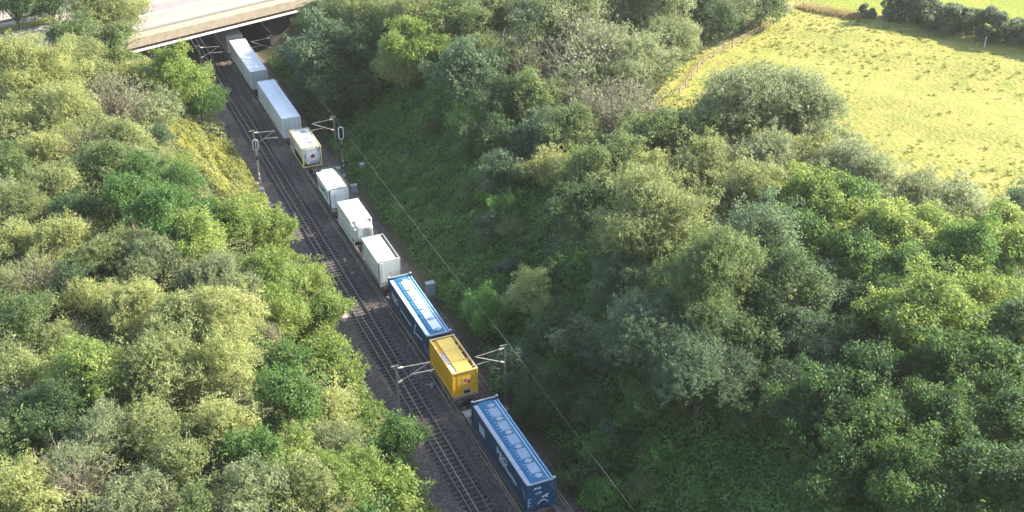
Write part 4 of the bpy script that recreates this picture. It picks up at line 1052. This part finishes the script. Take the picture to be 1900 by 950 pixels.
rb_ = lambda px, py: px > 900 + (py - 60) * .75 and px > 860
filler(46, (860, 1900), (60, 900), lambda px, py: rb_(px, py) and px < min(1200 + max(0, py - 190) * 1.9, 1900), [W, B, B, D], ['sage', 'olive', 'mid', 'bluish', 'brown'], (20, 36), 'small bush squeezed between bigger trees of the right wood', 'gap bushes in the right wood')
# ------------------------------------------------------------------ undergrowth, brambles, weeds, tussocks
def clump(x, y, g, cell, amp):
    """smooth mounds from jittered cell centres"""
    i = np.floor(x / cell).astype(int); j = np.floor(y / cell).astype(int); h = np.zeros_like(x)
    tab = g.random((64, 64, 3))
    for a in (-1, 0, 1):
        for b in (-1, 0, 1):
            q = tab[(i + a) % 64, (j + b) % 64]; cx = (i + a + q[..., 0]) * cell; cy = (j + b + q[..., 1]) * cell
            r2 = ((x - cx) ** 2 + (y - cy) ** 2) / (cell * (.45 + .35 * q[..., 2])) ** 2
            h = np.maximum(h, np.sqrt(np.clip(1 - r2, 0, 1)) * amp * (.3 + .7 * q[..., 2]))
    return h
def cover(name, label, cat, region, n, x0, x1, y0, y1, cell, amp, ll, lw, m, seed, jit=.7, droop=.2):
    g = np.random.default_rng(seed); x = g.uniform(x0, x1, n); y = g.uniform(y0, y1, n); k = region(x, y, g); x, y = x[k], y[k]; n = len(x)
    gg = lambda a, b: clump(a, b, np.random.default_rng(seed + 1), cell, amp) + .45 * clump(a, b, np.random.default_rng(seed + 2), cell * .42, amp * .8)
    h0 = gg(x, y); e = .12; dx = (gg(x + e, y) + H(x + e, y) - h0 - H(x, y)) / e; dy = (gg(x, y + e) + H(x, y + e) - h0 - H(x, y)) / e
    N = unit(np.column_stack([-dx, -dy, np.ones(n)]) * np.array([.7, .7, 1]) + g.normal(size=(n, 3)) * jit)
    P = np.column_stack([x, y, H(x, y) + h0 * g.uniform(.72, 1.08, n) + g.exponential(.06, n)])
    T = np.column_stack([-dx, -dy, np.full(n, -droop)]) * .5 + g.normal(size=(n, 3))
    tone = np.clip(g.normal(.42, .18, n) + .22 * wav(x * 2.2, y * 2.2), 0, 1)
    Lw = np.column_stack([ll * g.uniform(.6, 1.35, n), lw * g.uniform(.6, 1.35, n)])
    o = link(name, quadmesh(name, leaves_from(P, N, T, Lw, tone), tone, m)); return tag(o, label, cat, kind='stuff')
def slope_r(x, y, g):
    inner = 8.3 + .8 * wav(x * 2, y * 2) + .9 * g.random(len(x)); road = ((x - BO[0]) * BV[0] + (y - BO[1]) * BV[1]) < -1.5
    bare = ((x - 21.5 - 1.2 * wav(x * 3, y * 3)) / 3.0) ** 2 + ((y - 49.5) / 3.2) ** 2 < 1
    return (x > inner) & road & (~bare | (g.random(len(x)) < .22))
cover('brambles', 'shaded green brambles carpeting the cutting slope right of the train', 'brambles', slope_r, 240000, 8, 31, -4, 128, 1.9, 1.25, .27, .17, LM['bramble'], 21, .75)
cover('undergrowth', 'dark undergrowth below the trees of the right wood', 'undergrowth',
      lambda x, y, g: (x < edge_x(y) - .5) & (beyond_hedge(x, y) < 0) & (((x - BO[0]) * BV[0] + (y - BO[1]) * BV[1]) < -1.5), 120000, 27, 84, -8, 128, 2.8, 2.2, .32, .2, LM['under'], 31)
cover('undergrowth', 'dark undergrowth below the trees of the left bank', 'undergrowth',
      lambda x, y, g: (x < -3.4 - .5 * g.random(len(x)) - .4 * wav(x, y * 2)) & (((x - BO[0]) * BV[0] + (y - BO[1]) * BV[1]) < -1.2), 130000, -45, -3.6, 0, 124, 2.4, 2.3, .26, .15, LM['olive'], 41)
GW = np.array([(-3.4, 70.0), (-3.2, 86), (-3.5, 98.5), (-8.0, 103), (-13, 100), (-10, 88), (-8, 77)])
def inpoly(x, y, poly):
    c = np.zeros(len(x), bool); m = len(poly)
    for i in range(m):
        (xa, ya), (xb, yb) = poly[i], poly[i - 1]
        c ^= ((ya > y) != (yb > y)) & (x < (xb - xa) * (y - ya) / (yb - ya + 1e-9) + xa)
    return c
cover('yellow_weeds', 'tall yellow flowering weeds on the left bank by the signal', 'weeds', lambda x, y, g: inpoly(x, y, GW), 66000, -14, -3.2, 68, 104, 1.1, 1.35, .26, .15, LM['gold'], 51, .8, -.4)
cover('bank_weeds', 'lime green weeds along the lower left bank edge', 'weeds',
      lambda x, y, g: (x < -2.95 - .45 * wav(x * 3, y * 2.5) - .3 * g.random(len(x))) & (x > -7.5) & (y < 76), 60000, -8, -2.3, 0, 77, 1.2, 1.3, .24, .15, LM['lime'], 61, .6)
cover('tall_nettles', 'lighter green nettles and fern sprays standing in the brambles on the slope', 'nettles', lambda x, y, g: slope_r(x, y, g) & (wav(x * 1.5 + 2, y * 1.3) + .5 * wav(x * 4, y * 4) > .05), 60000, 8.5, 31, -4, 128, 2.4, 1.55, .42, .13, LM['green'], 23, .8, -.3)
# pasture tussocks: blades in tufts, most of them small
g_ = np.random.default_rng(71); nt_ = 10000
tx = g_.uniform(45, 135, nt_); ty = g_.uniform(15, 98, nt_); k_ = (tx > edge_x(ty) + .5) & (beyond_hedge(tx, ty) < -.5); tx, ty = tx[k_], ty[k_]
dens = wav(tx * .5 + 3, ty * .5) + wav(tx * 1.7, ty * 1.4) * .6; k_ = g_.random(len(tx)) < np.clip(.35 + .6 * dens, .05, 1); tx, ty = tx[k_], ty[k_]
ts = g_.gamma(2.0, .055, len(tx)) + .09; nb = 22
bxx = np.repeat(tx, nb); byy = np.repeat(ty, nb); bs = np.repeat(ts, nb); n_ = len(bxx)
ang = g_.uniform(0, 6.283, n_); lean = np.abs(g_.normal(.8, .4, n_)); off = g_.random(n_) ** .5 * bs * 1.1
Pb = np.column_stack([bxx + np.cos(ang) * off, byy + np.sin(ang) * off, H(bxx, byy) + .03 + bs * .28])
Tb = np.column_stack([np.cos(ang) * lean, np.sin(ang) * lean, np.ones(n_)]); Nb = unit(np.column_stack([np.cos(ang), np.sin(ang), -lean]) + g_.normal(size=(n_, 3)) * .3)
tn_ = np.clip(g_.normal(.45, .2, n_), 0, 1)
o = link('grass_tussocks', quadmesh('grass_tussocks', leaves_from(Pb, Nb, Tb, np.column_stack([bs * 1.1, .025 + bs * .16]), tn_), tn_, LM['grass'])); tag(o, 'green grass tussocks dotting the yellow pasture', 'grass', kind='stuff')
# dry grass along the field edges
def strip(name, label, pts, wdt, n, hgt, m, seed):
    g = np.random.default_rng(seed); pts = np.array(pts); sg = np.linalg.norm(np.diff(pts, axis=0), axis=1); cs = np.concatenate([[0], np.cumsum(sg)])
    s = g.uniform(0, cs[-1], n); x = np.interp(s, cs, pts[:, 0]) + g.normal(0, wdt, n); y = np.interp(s, cs, pts[:, 1]) + g.normal(0, wdt, n)
    a = g.uniform(0, 6.283, n); ln = np.abs(g.normal(.3, .2, n)); h = hgt * g.uniform(.5, 1.2, n)
    P = np.column_stack([x, y, H(x, y) + h * .45]); T = np.column_stack([np.cos(a) * ln, np.sin(a) * ln, np.ones(n)]); N = unit(np.column_stack([np.cos(a), np.sin(a), -ln]) + g.normal(size=(n, 3)) * .3)
    tn = g.random(n); o = link(name, quadmesh(name, leaves_from(P, N, T, np.column_stack([h, h * .05 + .02]), tn), tn, m)); return tag(o, label, 'dry grass', kind='stuff')
strip('dry_grass', 'pinkish dry grass along the fence at the field edge', [(49, 74), (57.5, 82.5), (76.5, 92), (83, 97.5)], .30, 1800, .5, LM['straw'], 81)
strip('dry_grass', 'dry pale grass between the field corner and the hedge', [HB[0], HB[1]], .6, 9000, .8, LM['straw'], 82)
# hedge
def hedge(name, label, p, q, r, hh, n, seed, col):
    g = np.random.default_rng(seed); p = np.array(p); q = np.array(q); L = np.linalg.norm(q - p); d = (q - p) / L; nn = np.array([-d[1], d[0]])
    nl = int(L * 9); s = (np.arange(nl) + g.uniform(-3, 3, nl)) * L / nl; w = g.normal(0, r * .42, nl); z = g.uniform(.08, 1, nl) * hh * (1 + .10 * np.sin(s * .5) + .07 * np.sin(s * 1.3)) * (1 - .25 * np.abs(w) / r); lr = g.uniform(.5, 1.05, nl) * min(1, r / 1.8)
    C = np.column_stack([s, w, z]); V = []; tn = []; m_ = n // nl
    for c, rr in zip(C, lr):
        u = unit(g.normal(size=(m_, 3))); P = c + u * rr * (1 - .4 * g.random((m_, 1))); N = unit(u * .7 + g.normal(size=(m_, 3)) * .8 + np.array([0, 0, .4]))
        P[:, 2] = np.maximum(P[:, 2], .05)
        X_ = np.column_stack([p[0] + d[0] * P[:, 0] + nn[0] * P[:, 1], p[1] + d[1] * P[:, 0] + nn[1] * P[:, 1], P[:, 2]]); X_[:, 2] += H(X_[:, 0], X_[:, 1])
        V.append(leaves_from(X_, N, u + g.normal(size=(m_, 3)) * .5, np.column_stack([.32 * g.uniform(.7, 1.3, m_), .2 * g.uniform(.7, 1.3, m_)]), None)); tn.append(np.clip(g.normal(.45, .2, m_), 0, 1))
    t = thing(name, label, 'hedge', (p[0], p[1], 0)); V = np.vstack(V) - np.array([p[0], p[1], 0]); 
    link('foliage', quadmesh('foliage', V, np.concatenate(tn), LM[col]), t)
    st = MB()
    for k in range(int(L / 1.2)):
        b = p + d * (k * 1.2 + g.uniform(0, .8)) - p; st.tube([(b[0], b[1], float(H(p[0], p[1])) - .2), (b[0] + g.uniform(-.3, .3), b[1] + g.uniform(-.3, .3), float(H(p[0], p[1])) + hh * .7)], .07, 6, .03)
    st.build('stems', M['bark'], t); return t
hp = np.array(HB[1]) + hn * 2.4 + hd * 3.6; hq = np.array(HB[4]) + hn * 2.0 + hd * 40
hedge('field_hedge', 'long thick dark hedge along the far side of the yellow field', hp, hq, 2.6, 4.1, 150000, 91, 'hedge')
b0 = np.array(HB[1]) + hn * .6 + hd * .4
hedge('round_bush', 'small round bush at the left end of the long hedge', b0, b0 + hd * 1.8, .9, 1.7, 5200, 92, 'hedge')
# fences
def fence(name, label, pts, step, hgt, m, thick):
    t = thing(name, label, 'fence'); P = []
    for a, b in zip(pts[:-1], pts[1:]):
        a = np.array(a); b = np.array(b); k = max(1, int(np.linalg.norm(b - a) / step))
        for i in range(k): P.append(a + (b - a) * i / k)
    P.append(np.array(pts[-1])); zz = [float(H(*p)) for p in P]; pm = MB().box(-thick, thick, -thick, thick, -.2, hgt); f0 = None
    for p, z in zip(P, zz):
        if f0 is None: f0 = pm.build('post', m, t); o = f0
        else: o = f0.copy(); COL.objects.link(o)
        o.location = (p[0], p[1], z); o.rotation_euler = (rt.uniform(-.05, .05), rt.uniform(-.05, .05), rt.uniform(0, 1))
    for hz in (.95, .6):
        w = MB(); w.tube([(p[0], p[1], z + hgt * hz) for p, z in zip(P, zz)], .014, 5, cap=False); w.build('wire', M['galv'], t)
    return t
fence('wire_fence', 'wooden post and wire fence along the left edge of the yellow field', [(48.3, 72.5), (57.3, 81.4), (76.2, 91), (83.3, 96.8)], 2.6, 1.15, M['wood'], .06)
fence('wire_fence', 'post and wire fence in front of the long dark hedge', [HB[0], HB[1], HB[2], HB[4]], 5.5, 1.0, M['bark'], .045)
pp_ = at(1827, 84, 8.8); t = thing('white_post', 'single white post standing in the shade of the long hedge', 'post', (pp_[0], pp_[1], float(H(pp_[0], pp_[1]))))
MB().tube([(0, 0, -.2), (0, 0, 1.55)], .06, 10).build('pole', M['sigwhite'], t); MB().tube([(0, 0, 1.55), (0, 0, 1.62)], .075, 10).build('cap', M['sigwhite'], t)

hz = MB().box(*HAZE_BOX).build('haze', hm); tag(hz, 'thin sunlit summer haze over the cutting and fields', 'haze', kind='stuff')
